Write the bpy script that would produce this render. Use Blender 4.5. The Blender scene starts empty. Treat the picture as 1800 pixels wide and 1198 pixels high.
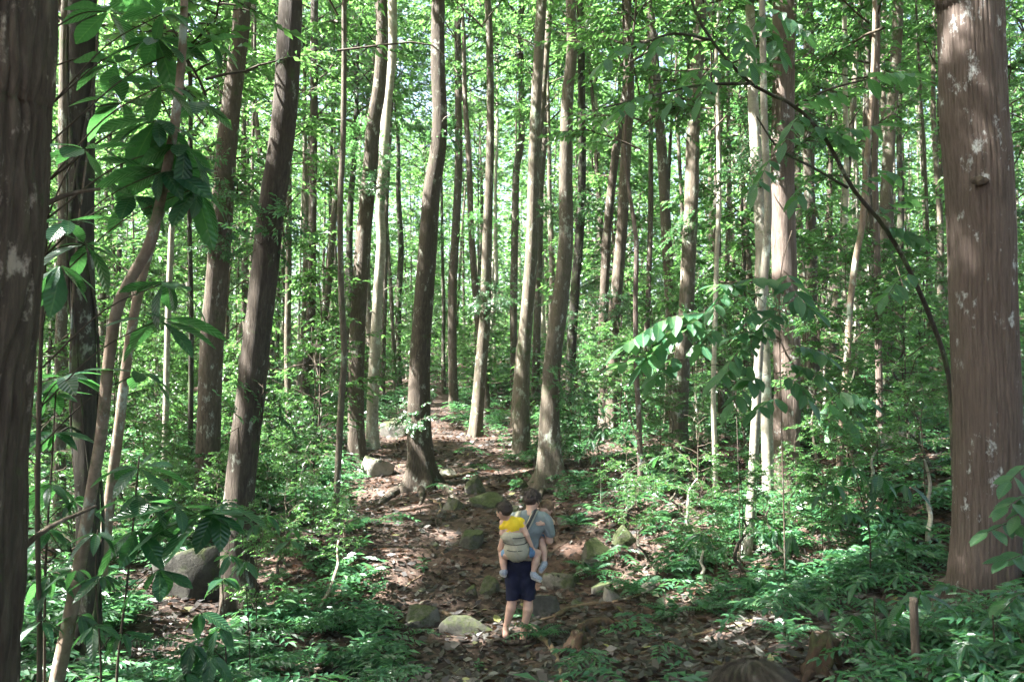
import bpy, math, random
import numpy as np
from mathutils import Vector, Matrix

rng = np.random.default_rng(11)
random.seed(11)
scene = bpy.context.scene
C = scene.collection

# ------------------------------------------------------------------ camera
F = 1412.0                    # focal length in photo pixels (1800 wide)
PITCH = math.radians(3.0)
CAM = np.array([0.0, 0.0, 1.6])
cam_data = bpy.data.cameras.new('camera')
cam_data.sensor_width = 36.0
cam_data.lens = 36.0 * F / 1800.0
cam_data.clip_start = 0.05
cam_data.clip_end = 1500
cam_data.dof.use_dof = True
cam_data.dof.focus_distance = 11.0
cam_data.dof.aperture_fstop = 4.0
cam = bpy.data.objects.new('camera', cam_data)
cam.location = CAM
cam.rotation_euler = (math.radians(90) + PITCH, 0, 0)
C.objects.link(cam)
scene.camera = cam

# ------------------------------------------------------------------ sky, sun, exposure
SUN = np.array([-0.86, -0.20, 1.15]); SUN /= np.linalg.norm(SUN)
world = bpy.data.worlds.new('World'); scene.world = world
world.use_nodes = True
wn = world.node_tree.nodes; wl = world.node_tree.links
for n in list(wn): wn.remove(n)
sky = wn.new('ShaderNodeTexSky'); sky.sky_type = 'NISHITA'; sky.sun_disc = False
sky.sun_elevation = math.asin(SUN[2]); sky.sun_rotation = math.atan2(SUN[0], SUN[1])
sky.air_density = 1.0; sky.dust_density = 6.0; sky.ozone_density = 0.6
bg = wn.new('ShaderNodeBackground'); bg.inputs['Strength'].default_value = 0.05
wo = wn.new('ShaderNodeOutputWorld')
wl.new(sky.outputs[0], bg.inputs[0]); wl.new(bg.outputs[0], wo.inputs[0])

sun_data = bpy.data.lights.new('sun', 'SUN'); sun_data.energy = 5.0
sun_data.angle = math.radians(0.55); sun_data.color = (1.0, 0.985, 0.965)
sun = bpy.data.objects.new('sun', sun_data)
sun.rotation_euler = Vector(SUN).to_track_quat('Z', 'Y').to_euler()
sun.location = (0, 0, 40)
C.objects.link(sun)

scene.view_settings.view_transform = 'Standard'
scene.view_settings.look = 'None'
scene.view_settings.gamma = 1.0
scene.view_settings.use_curve_mapping = False
scene.view_settings.exposure = 3.8
cy = scene.cycles
cy.use_denoising = True
cy.max_bounces = 6; cy.diffuse_bounces = 3; cy.glossy_bounces = 1
cy.transmission_bounces = 4; cy.transparent_max_bounces = 4; cy.volume_bounces = 0
cy.caustics_reflective = False; cy.caustics_refractive = False
cy.sample_clamp_indirect = 6.0
cy.blur_glossy = 1.0
cy.use_adaptive_sampling = True; cy.adaptive_threshold = 0.02
scene.render.film_transparent = False
scene.render.filter_size = 1.6

HAZE = 0.0003
FWD = np.array([0, math.cos(PITCH), math.sin(PITCH)])
UP = np.array([0, -math.sin(PITCH), math.cos(PITCH)])
RIGHT = np.array([1.0, 0, 0])
def P(px, py, d):
    "the point that stands d metres ahead and is seen at that place of the photograph"
    return CAM + d * FWD + (px - 900) / F * d * RIGHT - (py - 599) / F * d * UP
def proj(p):
    v = np.asarray(p, float) - CAM
    d = v @ FWD
    return 900 + F * (v @ RIGHT) / d, 599 - F * (v @ UP) / d, d

# ------------------------------------------------------------------ mesh helpers
def make_mesh(name, V, tris=None, quads=None, smooth=True, mats=()):
    V = np.asarray(V, np.float32).reshape(-1, 3)
    parts = []
    if tris is not None and len(tris): parts.append((np.asarray(tris, np.int32).reshape(-1, 3), 3))
    if quads is not None and len(quads): parts.append((np.asarray(quads, np.int32).reshape(-1, 4), 4))
    me = bpy.data.meshes.new(name)
    me.vertices.add(len(V)); me.vertices.foreach_set('co', V.ravel())
    nl = sum(p.size for p, k in parts); nf = sum(len(p) for p, k in parts)
    me.loops.add(nl); me.polygons.add(nf)
    me.loops.foreach_set('vertex_index', np.concatenate([p.ravel() for p, k in parts]))
    tot = np.concatenate([np.full(len(p), k, np.int32) for p, k in parts])
    st = np.concatenate([[0], np.cumsum(tot)[:-1]]).astype(np.int32)
    me.polygons.foreach_set('loop_start', st)
    me.polygons.foreach_set('use_smooth', np.full(nf, smooth, bool))
    for m in mats: me.materials.append(m)
    me.update(calc_edges=True)
    return me
def link(name, me, parent=None, loc=(0, 0, 0)):
    o = bpy.data.objects.new(name, me)
    C.objects.link(o)
    o.location = loc
    if parent is not None: o.parent = parent
    return o
def tag(o, label=None, cat=None, group=None, kind=None):
    if label: o['label'] = label
    if cat: o['category'] = cat
    if group: o['group'] = group
    if kind: o['kind'] = kind
    return o
def empty(name, loc, label=None, cat=None, group=None):
    o = link(name, None, None, loc)
    o.empty_display_size = 0.2
    return tag(o, label, cat, group)

class MB:
    "collects vertices and faces of one mesh"
    def __init__(s): s.V = []; s.T = []; s.Q = []; s.n = 0
    def add(s, V, T=None, Q=None):
        V = np.asarray(V, float).reshape(-1, 3)
        if T is not None and len(T): s.T.append(np.asarray(T).reshape(-1, 3) + s.n)
        if Q is not None and len(Q): s.Q.append(np.asarray(Q).reshape(-1, 4) + s.n)
        s.V.append(V); s.n += len(V)
    def mesh(s, name, mats, smooth=True):
        return make_mesh(name, np.concatenate(s.V), np.concatenate(s.T) if s.T else None,
                         np.concatenate(s.Q) if s.Q else None, smooth, mats)

def catmull(pts, n):
    pts = np.asarray(pts, float)
    if len(pts) < 3:
        t = np.linspace(0, 1, n)[:, None]
        return pts[0] * (1 - t) + pts[-1] * t
    e = np.vstack([2 * pts[0] - pts[1], pts, 2 * pts[-1] - pts[-2]])
    L = np.concatenate([[0], np.cumsum(np.linalg.norm(np.diff(pts[:, :3], axis=0), axis=1))])
    u = np.linspace(0, L[-1], n)
    i = np.clip(np.searchsorted(L, u, side='right') - 1, 0, len(pts) - 2)
    t = ((u - L[i]) / np.maximum(L[i + 1] - L[i], 1e-9))[:, None]
    p0, p1, p2, p3 = e[i], e[i + 1], e[i + 2], e[i + 3]
    return 0.5 * (2 * p1 + (p2 - p0) * t + (2 * p0 - 5 * p1 + 4 * p2 - p3) * t ** 2 + (3 * p1 - p0 - 3 * p2 + p3) * t ** 3)

def tube(pts, rad, seg=8, shape=None, cap=True):
    "tube round a polyline; shape(theta, s, r) may change the radius"
    pts = np.asarray(pts, float); rad = np.asarray(rad, float); n = len(pts)
    tan = np.gradient(pts, axis=0); tan /= np.linalg.norm(tan, axis=1)[:, None] + 1e-12
    ref = np.array([0.0, 1, 0]) if abs(tan[:, 2]).mean() > 0.6 else np.array([0.0, 0, 1])
    U = np.cross(tan, ref); U /= np.linalg.norm(U, axis=1)[:, None] + 1e-12
    W = np.cross(U, tan)
    th = np.linspace(0, 2 * math.pi, seg, endpoint=False)
    s = np.concatenate([[0], np.cumsum(np.linalg.norm(np.diff(pts, axis=0), axis=1))])
    R = np.repeat(rad[:, None], seg, 1)
    if shape is not None: R = shape(np.repeat(th[None], n, 0), np.repeat(s[:, None], seg, 1), R)
    V = pts[:, None] + R[..., None] * (np.cos(th)[None, :, None] * U[:, None] + np.sin(th)[None, :, None] * W[:, None])
    V = V.reshape(-1, 3)
    i, j = np.meshgrid(np.arange(n - 1), np.arange(seg), indexing='ij')
    j2 = (j + 1) % seg
    Q = np.stack([i * seg + j, i * seg + j2, (i + 1) * seg + j2, (i + 1) * seg + j], -1).reshape(-1, 4)
    T = None
    if cap:
        V = np.vstack([V, pts[-1], pts[0]]); k = n * seg
        a = np.arange(seg); b = (a + 1) % seg
        T = np.vstack([np.stack([(n - 1) * seg + a, (n - 1) * seg + b, np.full(seg, k)], -1),
                       np.stack([b, a, np.full(seg, k + 1)], -1)])
    return V, T, Q

def hash2(ix, iy, seed):
    h = (ix.astype(np.int64) * 374761393 + iy.astype(np.int64) * 668265263 + seed * 1274126177) & 0x7fffffff
    h = ((h ^ (h >> 13)) * 1274126177) & 0x7fffffff
    return ((h ^ (h >> 16)) & 0xffff) / 65535.0
def vnoise(x, y, seed=0):
    x = np.asarray(x, float); y = np.asarray(y, float)
    ix = np.floor(x); iy = np.floor(y); fx = x - ix; fy = y - iy
    fx = fx * fx * (3 - 2 * fx); fy = fy * fy * (3 - 2 * fy)
    ix = ix.astype(np.int64); iy = iy.astype(np.int64)
    return ((hash2(ix, iy, seed) * (1 - fx) + hash2(ix + 1, iy, seed) * fx) * (1 - fy)
            + (hash2(ix, iy + 1, seed) * (1 - fx) + hash2(ix + 1, iy + 1, seed) * fx) * fy) * 2 - 1
def unit(v):
    v = np.asarray(v, float)
    return v / (np.linalg.norm(v, axis=-1, keepdims=True) + 1e-12)

# ------------------------------------------------------------------ materials
def new_mat(name):
    m = bpy.data.materials.new(name); m.use_nodes = True
    nt = m.node_tree
    for n in list(nt.nodes): nt.nodes.remove(n)
    out = nt.nodes.new('ShaderNodeOutputMaterial')
    return m, nt.nodes, nt.links, out
def ramp(N, stops):
    r = N.new('ShaderNodeValToRGB')
    e = r.color_ramp.elements
    while len(e) < len(stops): e.new(0.5)
    for el, (p, c) in zip(e, stops):
        el.position = p; el.color = (*c, 1) if len(c) == 3 else c
    return r
def noise_node(N, L, coord, scale, detail=4, rough=0.6, stretch=None, dist=0.0):
    if stretch is not None:
        mp = N.new('ShaderNodeMapping'); mp.inputs['Scale'].default_value = stretch
        L.new(coord, mp.inputs['Vector']); coord = mp.outputs[0]
    n = N.new('ShaderNodeTexNoise'); n.inputs['Scale'].default_value = scale
    n.inputs['Detail'].default_value = detail; n.inputs['Roughness'].default_value = rough
    n.inputs['Distortion'].default_value = dist
    L.new(coord, n.inputs['Vector'])
    return n.outputs[0]
def mix_rgb(N, L, fac, a, b, mode='MIX'):
    m = N.new('ShaderNodeMix'); m.data_type = 'RGBA'; m.blend_type = mode
    for sock, v in ((m.inputs[0], fac), (m.inputs[6], a), (m.inputs[7], b)):
        if hasattr(v, 'is_linked'): L.new(v, sock)
        elif isinstance(v, (int, float)): sock.default_value = v
        else: sock.default_value = (*v, 1)
    return m.outputs[2]

def leaf_mat(name, stops, trans, tfac=0.42, rough=0.42, spec=0.5, veins=False):
    "leaf: colour differs from leaf to leaf; light passes through it"
    m, N, L, out = new_mat(name)
    g = N.new('ShaderNodeNewGeometry'); oi = N.new('ShaderNodeObjectInfo')
    a = N.new('ShaderNodeMath'); a.operation = 'MULTIPLY_ADD'; a.inputs[1].default_value = 0.83
    L.new(oi.outputs['Random'], a.inputs[0]); L.new(g.outputs['Random Per Island'], a.inputs[2])
    f = N.new('ShaderNodeMath'); f.operation = 'FRACT'; L.new(a.outputs[0], f.inputs[0])
    r = ramp(N, [(p_, (c_[0] * .66, c_[1] * .86, min(c_[2] * 1.45, c_[1] * .5) if c_[1] > c_[0] else c_[2])) for p_, c_ in stops]); L.new(f.outputs[0], r.inputs[0])
    tc = N.new('ShaderNodeTexCoord')
    col = r.outputs[0]
    b = N.new('ShaderNodeBsdfPrincipled')
    b.inputs['Roughness'].default_value = rough
    b.inputs['Specular IOR Level'].default_value = spec
    if veins:                                              # midrib and side veins of a blade laid along x
        sx = N.new('ShaderNodeSeparateXYZ'); L.new(tc.outputs['Object'], sx.inputs[0])
        ab = N.new('ShaderNodeMath'); ab.operation = 'ABSOLUTE'; L.new(sx.outputs[1], ab.inputs[0])
        lt = N.new('ShaderNodeMath'); lt.operation = 'LESS_THAN'; lt.inputs[1].default_value = 0.011; L.new(ab.outputs[0], lt.inputs[0])
        ma = N.new('ShaderNodeMath'); ma.operation = 'MULTIPLY_ADD'; ma.inputs[1].default_value = -0.9; L.new(ab.outputs[0], ma.inputs[0]); L.new(sx.outputs[0], ma.inputs[2])
        mu = N.new('ShaderNodeMath'); mu.operation = 'MULTIPLY'; mu.inputs[1].default_value = 62.0; L.new(ma.outputs[0], mu.inputs[0])
        sn = N.new('ShaderNodeMath'); sn.operation = 'SINE'; L.new(mu.outputs[0], sn.inputs[0])
        blot = noise_node(N, L, tc.outputs['Object'], 5.0, 4, 0.6)
        rbl = ramp(N, [(0.35, (0.72, 0.76, 0.70)), (0.6, (1, 1, 1)), (0.78, (1.5, 1.25, 0.8))]); L.new(blot, rbl.inputs[0])
        col = mix_rgb(N, L, 1.0, col, rbl.outputs[0], 'MULTIPLY')
        f2 = N.new('ShaderNodeMath'); f2.operation = 'MULTIPLY'; f2.inputs[1].default_value = 0.55; L.new(lt.outputs[0], f2.inputs[0])
        col = mix_rgb(N, L, f2.outputs[0], col, (0.13, 0.20, 0.07))
        bp = N.new('ShaderNodeBump'); bp.inputs['Strength'].default_value = 0.35; bp.inputs['Distance'].default_value = 0.01
        L.new(sn.outputs[0], bp.inputs['Height']); L.new(bp.outputs[0], b.inputs['Normal'])
    L.new(col, b.inputs['Base Color'])
    t = N.new('ShaderNodeBsdfTranslucent')
    L.new(mix_rgb(N, L, 0.8, col, trans, 'MIX'), t.inputs[0])
    mx = N.new('ShaderNodeMixShader'); mx.inputs[0].default_value = tfac
    L.new(b.outputs[0], mx.inputs[1]); L.new(t.outputs[0], mx.inputs[2]); L.new(mx.outputs[0], out.inputs[0])
    return m

def bark_mat(name, dark, mid, light, lichen=0.25, lichen_col=(0.36, 0.40, 0.34), moss=0.0, stretch=0.16, scale=22, bump=0.5, bands=0.0):
    dark, mid, light = [(c[0] * .95, c[1] * .95, c[2] * .92) for c in (dark, mid, light)]
    m, N, L, out = new_mat(name)
    tc = N.new('ShaderNodeTexCoord'); oi = N.new('ShaderNodeObjectInfo')
    ad = N.new('ShaderNodeVectorMath'); ad.operation = 'ADD'
    sc = N.new('ShaderNodeVectorMath'); sc.operation = 'SCALE'; sc.inputs['Scale'].default_value = 37.0
    cx = N.new('ShaderNodeCombineXYZ')
    for k in range(3): L.new(oi.outputs['Random'], cx.inputs[k])
    L.new(cx.outputs[0], sc.inputs[0]); L.new(tc.outputs['Object'], ad.inputs[0]); L.new(sc.outputs[0], ad.inputs[1])
    co = ad.outputs[0]
    fib = noise_node(N, L, co, scale, 7, 0.72, (1, 1, stretch), 0.4)
    big = noise_node(N, L, co, 2.2, 4, 0.6, (1, 1, 0.5))
    r = ramp(N, [(0.36, dark), (0.50, mid), (0.66, light)]); L.new(fib, r.inputs[0])
    col = mix_rgb(N, L, big, r.outputs[0], mid, 'MIX')
    # tone from tree to tree
    mm = N.new('ShaderNodeMapRange'); mm.inputs[3].default_value = 0.58; mm.inputs[4].default_value = 1.0
    L.new(oi.outputs['Random'], mm.inputs[0])
    gr = N.new('ShaderNodeCombineXYZ')
    for k in range(3): L.new(mm.outputs[0], gr.inputs[k])
    col = mix_rgb(N, L, 1.0, col, gr.outputs[0], 'MULTIPLY')
    if bands:
        bd = noise_node(N, L, co, 5.0, 3, 0.6, (0.6, 0.6, 5))
        rb = ramp(N, [(0.50, (0, 0, 0)), (0.66, (1, 1, 1))]); L.new(bd, rb.inputs[0])
        sb = N.new('ShaderNodeMath'); sb.operation = 'MULTIPLY'; sb.inputs[1].default_value = bands
        L.new(rb.outputs[0], sb.inputs[0])
        col = mix_rgb(N, L, sb.outputs[0], col, dark)
    if lichen:
        ln = noise_node(N, L, co, 5.5, 7, 0.72, (1, 1, 0.6))
        rl = ramp(N, [(0.60 - 0.12 * lichen, (0, 0, 0)), (0.68 - 0.1 * lichen, (1, 1, 1))]); L.new(ln, rl.inputs[0])
        col = mix_rgb(N, L, rl.outputs[0], col, lichen_col)
    if moss:
        mn = noise_node(N, L, co, 3.1, 6, 0.7)
        rm = ramp(N, [(0.62 - 0.25 * moss, (0, 0, 0)), (0.75 - 0.2 * moss, (1, 1, 1))]); L.new(mn, rm.inputs[0])
        col = mix_rgb(N, L, rm.outputs[0], col, (0.05, 0.075, 0.025))
    b = N.new('ShaderNodeBsdfPrincipled'); b.inputs['Roughness'].default_value = 0.85
    b.inputs['Specular IOR Level'].default_value = 0.25
    L.new(col, b.inputs['Base Color'])
    bp = N.new('ShaderNodeBump'); bp.inputs['Strength'].default_value = bump; bp.inputs['Distance'].default_value = 0.03
    L.new(fib, bp.inputs['Height']); L.new(bp.outputs[0], b.inputs['Normal'])
    L.new(b.outputs[0], out.inputs[0])
    return m

def rock_mat(name, c1, c2, moss):
    m, N, L, out = new_mat(name)
    tc = N.new('ShaderNodeTexCoord'); g = N.new('ShaderNodeNewGeometry')
    co = tc.outputs['Object']
    a = noise_node(N, L, co, 5, 8, 0.7)
    r = ramp(N, [(0.3, c1), (0.7, c2)]); L.new(a, r.inputs[0])
    mo = noise_node(N, L, co, 4, 7, 0.75)
    sx = N.new('ShaderNodeSeparateXYZ'); L.new(g.outputs['Normal'], sx.inputs[0])
    ad = N.new('ShaderNodeMath'); ad.operation = 'MULTIPLY_ADD'; ad.inputs[1].default_value = 0.22
    L.new(sx.outputs[2], ad.inputs[0]); L.new(mo, ad.inputs[2])
    rm = ramp(N, [(0.66 - 0.25 * moss, (0, 0, 0)), (0.78 - 0.2 * moss, (1, 1, 1))]); L.new(ad.outputs[0], rm.inputs[0])
    mg = noise_node(N, L, co, 22, 3, 0.7)
    rg = ramp(N, [(0.3, (0.022, 0.030, 0.011)), (0.7, (0.065, 0.078, 0.030))]); L.new(mg, rg.inputs[0])
    col = mix_rgb(N, L, rm.outputs[0], r.outputs[0], rg.outputs[0])
    b = N.new('ShaderNodeBsdfPrincipled'); b.inputs['Roughness'].default_value = 0.9
    b.inputs['Specular IOR Level'].default_value = 0.25
    L.new(col, b.inputs['Base Color'])
    bp = N.new('ShaderNodeBump'); bp.inputs['Strength'].default_value = 0.55; bp.inputs['Distance'].default_value = 0.04
    fine = noise_node(N, L, co, 30, 5, 0.7)
    L.new(fine, bp.inputs['Height']); L.new(bp.outputs[0], b.inputs['Normal'])
    L.new(b.outputs[0], out.inputs[0])
    return m

def plain_mat(name, col, rough=0.8, spec=0.3, var=0.25, scale=30, bump=0.2, bscale=120, sss=0.0):
    m, N, L, out = new_mat(name)
    tc = N.new('ShaderNodeTexCoord'); co = tc.outputs['Object']
    a = noise_node(N, L, co, scale, 4, 0.6)
    lo = tuple(c * (1 - var) for c in col); hi = tuple(min(1, c * (1 + var)) for c in col)
    r = ramp(N, [(0.3, lo), (0.7, hi)]); L.new(a, r.inputs[0])
    b = N.new('ShaderNodeBsdfPrincipled'); b.inputs['Roughness'].default_value = rough
    b.inputs['Specular IOR Level'].default_value = spec
    L.new(r.outputs[0], b.inputs['Base Color'])
    if sss:
        b.inputs['Subsurface Weight'].default_value = sss
        b.inputs['Subsurface Radius'].default_value = (0.02, 0.008, 0.005); b.inputs['Subsurface Scale'].default_value = 0.5
    if bump:
        bp = N.new('ShaderNodeBump'); bp.inputs['Strength'].default_value = bump; bp.inputs['Distance'].default_value = 0.01
        L.new(noise_node(N, L, co, bscale, 3, 0.6), bp.inputs['Height']); L.new(bp.outputs[0], b.inputs['Normal'])
    L.new(b.outputs[0], out.inputs[0])
    return m

M = {}
G1 = [(0.0, (0.030, 0.075, 0.016)), (0.35, (0.045, 0.105, 0.020)), (0.7, (0.065, 0.135, 0.026)), (0.95, (0.105, 0.175, 0.035)), (1.0, (0.15, 0.18, 0.04))]
M['leaf_canopy'] = leaf_mat('leaf_canopy', G1, (0.18, 0.405, 0.09), 0.47, 0.32)
M['leaf_under'] = leaf_mat('leaf_under', [(0, (0.030, 0.080, 0.018)), (0.6, (0.050, 0.115, 0.028)), (1, (0.085, 0.155, 0.035))], (0.14, 0.365, 0.095), 0.42, 0.32)
M['leaf_broad'] = leaf_mat('leaf_broad', [(0, (0.022, 0.062, 0.020)), (0.6, (0.034, 0.085, 0.024)), (1, (0.055, 0.115, 0.030))], (0.09, 0.29, 0.065), 0.38, 0.30, 0.55, True)
M['leaf_pinnate'] = leaf_mat('leaf_pinnate', [(0, (0.040, 0.100, 0.030)), (0.6, (0.060, 0.135, 0.036)), (1, (0.10, 0.17, 0.040))], (0.16, 0.385, 0.105), 0.40, 0.36, 0.5, True)
M['leaf_ground'] = leaf_mat('leaf_ground', [(0, (0.032, 0.082, 0.024)), (0.55, (0.050, 0.12, 0.032)), (0.9, (0.085, 0.16, 0.040)), (1, (0.13, 0.17, 0.05))], (0.13, 0.345, 0.10), 0.38, 0.33, 0.5)
M['leaf_dead'] = leaf_mat('leaf_dead', [(0, (0.017, 0.011, 0.008)), (0.3, (0.033, 0.021, 0.015)), (0.6, (0.057, 0.037, 0.027)), (0.85, (0.095, 0.066, 0.049)), (0.97, (0.21, 0.155, 0.118)), (1.0, (0.30, 0.23, 0.06))], (0.20, 0.09, 0.04), 0.12, 0.55, 0.4)
M['bark_brown'] = bark_mat('bark_brown', (0.030, 0.023, 0.017), (0.090, 0.070, 0.052), (0.175, 0.145, 0.112), 0.22, (0.27, 0.28, 0.23), 0.12, 0.2, 30, 0.8)
M['bark_grey'] = bark_mat('bark_grey', (0.045, 0.038, 0.028), (0.115, 0.095, 0.070), (0.205, 0.178, 0.140), 0.35, (0.30, 0.32, 0.26), 0.2, 0.22, 30, 0.8)
M['bark_pale'] = bark_mat('bark_pale', (0.19, 0.165, 0.13), (0.36, 0.325, 0.265), (0.50, 0.46, 0.39), 0.45, (0.44, 0.47, 0.39), 0.15, 0.5, 14, 0.3, 0.45)
M['bark_dark'] = bark_mat('bark_dark', (0.020, 0.018, 0.013), (0.050, 0.043, 0.032), (0.090, 0.080, 0.060), 0.15, (0.20, 0.22, 0.17), 0.45)
M['bark_red'] = bark_mat('bark_red', (0.045, 0.033, 0.026), (0.150, 0.113, 0.093), (0.250, 0.200, 0.168), 0.12, (0.48, 0.50, 0.47), 0.0, 0.06, 42, 1.0)
M['bark_plate'] = bark_mat('bark_plate', (0.026, 0.019, 0.013), (0.095, 0.070, 0.048), (0.21, 0.165, 0.12), 0.10, (0.30, 0.25, 0.19), 0.1, 0.12, 24, 0.7)
M['bark_tan'] = bark_mat('bark_tan', (0.11, 0.078, 0.056), (0.23, 0.170, 0.125), (0.33, 0.265, 0.20), 0.55, (0.30, 0.34, 0.28), 0.2, 0.5, 16, 0.35, 0.35)
M['twig'] = bark_mat('twig', (0.035, 0.026, 0.018), (0.075, 0.058, 0.040), (0.13, 0.10, 0.075), 0.0, bump=0.2)
M['root'] = bark_mat('root', (0.075, 0.048, 0.030), (0.17, 0.115, 0.072), (0.27, 0.20, 0.13), 0.1, (0.25, 0.25, 0.18), 0.30, 0.5, 18, 0.5)
M['rotten'] = bark_mat('rotten', (0.025, 0.017, 0.012), (0.070, 0.044, 0.029), (0.16, 0.092, 0.052), 0.10, (0.28, 0.24, 0.18), 0.35, 0.35, 14, 0.8)
M['rock_moss'] = rock_mat('rock_moss', (0.05, 0.046, 0.038), (0.15, 0.14, 0.115), 0.7)
M['rock_dark'] = rock_mat('rock_dark', (0.022, 0.021, 0.017), (0.065, 0.062, 0.050), 0.35)
M['rock_grey'] = rock_mat('rock_grey', (0.06, 0.056, 0.048), (0.16, 0.15, 0.13), 0.4)
M['rock_pale'] = rock_mat('rock_pale', (0.17, 0.155, 0.13), (0.36, 0.33, 0.28), 0.3)
M['skin'] = plain_mat('skin', (0.52, 0.315, 0.235), 0.55, 0.4, 0.10, 18, 0.05, 200)
M['shirt_grey'] = plain_mat('shirt_grey', (0.20, 0.225, 0.225), 0.9, 0.2, 0.12, 12, 0.25, 40)
M['shorts_navy'] = plain_mat('shorts_navy', (0.010, 0.012, 0.032), 0.85, 0.3, 0.3, 14, 0.3, 50)
M['hair_dark'] = plain_mat('hair_dark', (0.045, 0.030, 0.024), 0.6, 0.4, 0.5, 45, 0.6, 90)
M['hair_mid'] = plain_mat('hair_mid', (0.042, 0.031, 0.026), 0.55, 0.4, 0.4, 45, 0.6, 90)
M['hair_light'] = plain_mat('hair_light', (0.16, 0.095, 0.055), 0.6, 0.4, 0.4, 45, 0.6, 90)
M['hair_strand'] = leaf_mat('hair_strand', [(0, (0.014, 0.008, 0.005)), (0.6, (0.036, 0.022, 0.014)), (1, (0.085, 0.055, 0.036))], (0.1, 0.06, 0.04), 0.05, 0.6, 0.15)
M['shirt_yellow'] = plain_mat('shirt_yellow', (0.74, 0.50, 0.03), 0.85, 0.2, 0.10, 14, 0.3, 40)
M['carrier_beige'] = plain_mat('carrier_beige', (0.36, 0.33, 0.25), 0.9, 0.2, 0.10, 25, 0.3, 140)
M['strap_dark'] = plain_mat('strap_dark', (0.03, 0.03, 0.035), 0.8, 0.3, 0.2, 40, 0.2, 160)
M['denim_light'] = plain_mat('denim_light', (0.14, 0.24, 0.38), 0.9, 0.2, 0.2, 60, 0.2, 160)
M['shirt_pale'] = plain_mat('shirt_pale', (0.50, 0.52, 0.46), 0.9, 0.2, 0.15, 20, 0.2, 60)
M['shoe_grey'] = plain_mat('shoe_grey', (0.26, 0.28, 0.33), 0.7, 0.4, 0.35, 60, 0.2, 160)
M['shoe_sole'] = plain_mat('shoe_sole', (0.42, 0.40, 0.38), 0.7, 0.4, 0.1, 60, 0.1, 160)
M['sandal'] = plain_mat('sandal', (0.02, 0.018, 0.016), 0.7, 0.3, 0.2, 60, 0.1, 160)

def ground_mat():
    m, N, L, out = new_mat('forest_floor')
    g = N.new('ShaderNodeNewGeometry'); co = g.outputs['Position']
    big = noise_node(N, L, co, 0.55, 5, 0.6)
    vor = N.new('ShaderNodeTexVoronoi'); vor.inputs['Scale'].default_value = 13.0; vor.inputs['Randomness'].default_value = 1.0
    wob = noise_node(N, L, co, 9, 3, 0.6)
    av = N.new('ShaderNodeVectorMath'); av.operation = 'MULTIPLY_ADD'
    av.inputs[1].default_value = (0.25, 0.25, 0.25)
    nn = N.new('ShaderNodeTexNoise'); nn.inputs['Scale'].default_value = 11; L.new(co, nn.inputs['Vector'])
    L.new(nn.outputs['Color'], av.inputs[0]); L.new(co, av.inputs[2]); L.new(av.outputs[0], vor.inputs['Vector'])
    sep = N.new('ShaderNodeSeparateColor'); L.new(vor.outputs['Color'], sep.inputs[0])
    r = ramp(N, [(0.0, (0.015, 0.010, 0.007)), (0.35, (0.034, 0.022, 0.016)), (0.7, (0.06, 0.040, 0.030)), (1.0, (0.10, 0.069, 0.052))])
    L.new(sep.outputs[0], r.inputs[0])
    soil = ramp(N, [(0.35, (0.040, 0.022, 0.014)), (0.7, (0.095, 0.052, 0.034))]); L.new(wob, soil.inputs[0])
    rb = ramp(N, [(0.48, (0, 0, 0)), (0.62, (1, 1, 1))]); L.new(big, rb.inputs[0])
    f = N.new('ShaderNodeMath'); f.operation = 'MULTIPLY'; f.inputs[1].default_value = 0.6; L.new(rb.outputs[0], f.inputs[0])
    col = mix_rgb(N, L, f.outputs[0], r.outputs[0], soil.outputs[0])
    b = N.new('ShaderNodeBsdfPrincipled'); b.inputs['Roughness'].default_value = 0.9; b.inputs['Specular IOR Level'].default_value = 0.25
    L.new(col, b.inputs['Base Color'])
    bp = N.new('ShaderNodeBump'); bp.inputs['Strength'].default_value = 0.9; bp.inputs['Distance'].default_value = 0.03
    L.new(sep.outputs[1], bp.inputs['Height']); L.new(bp.outputs[0], b.inputs['Normal'])
    L.new(b.outputs[0], out.inputs[0])
    return m
M['ground'] = ground_mat()

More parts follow.
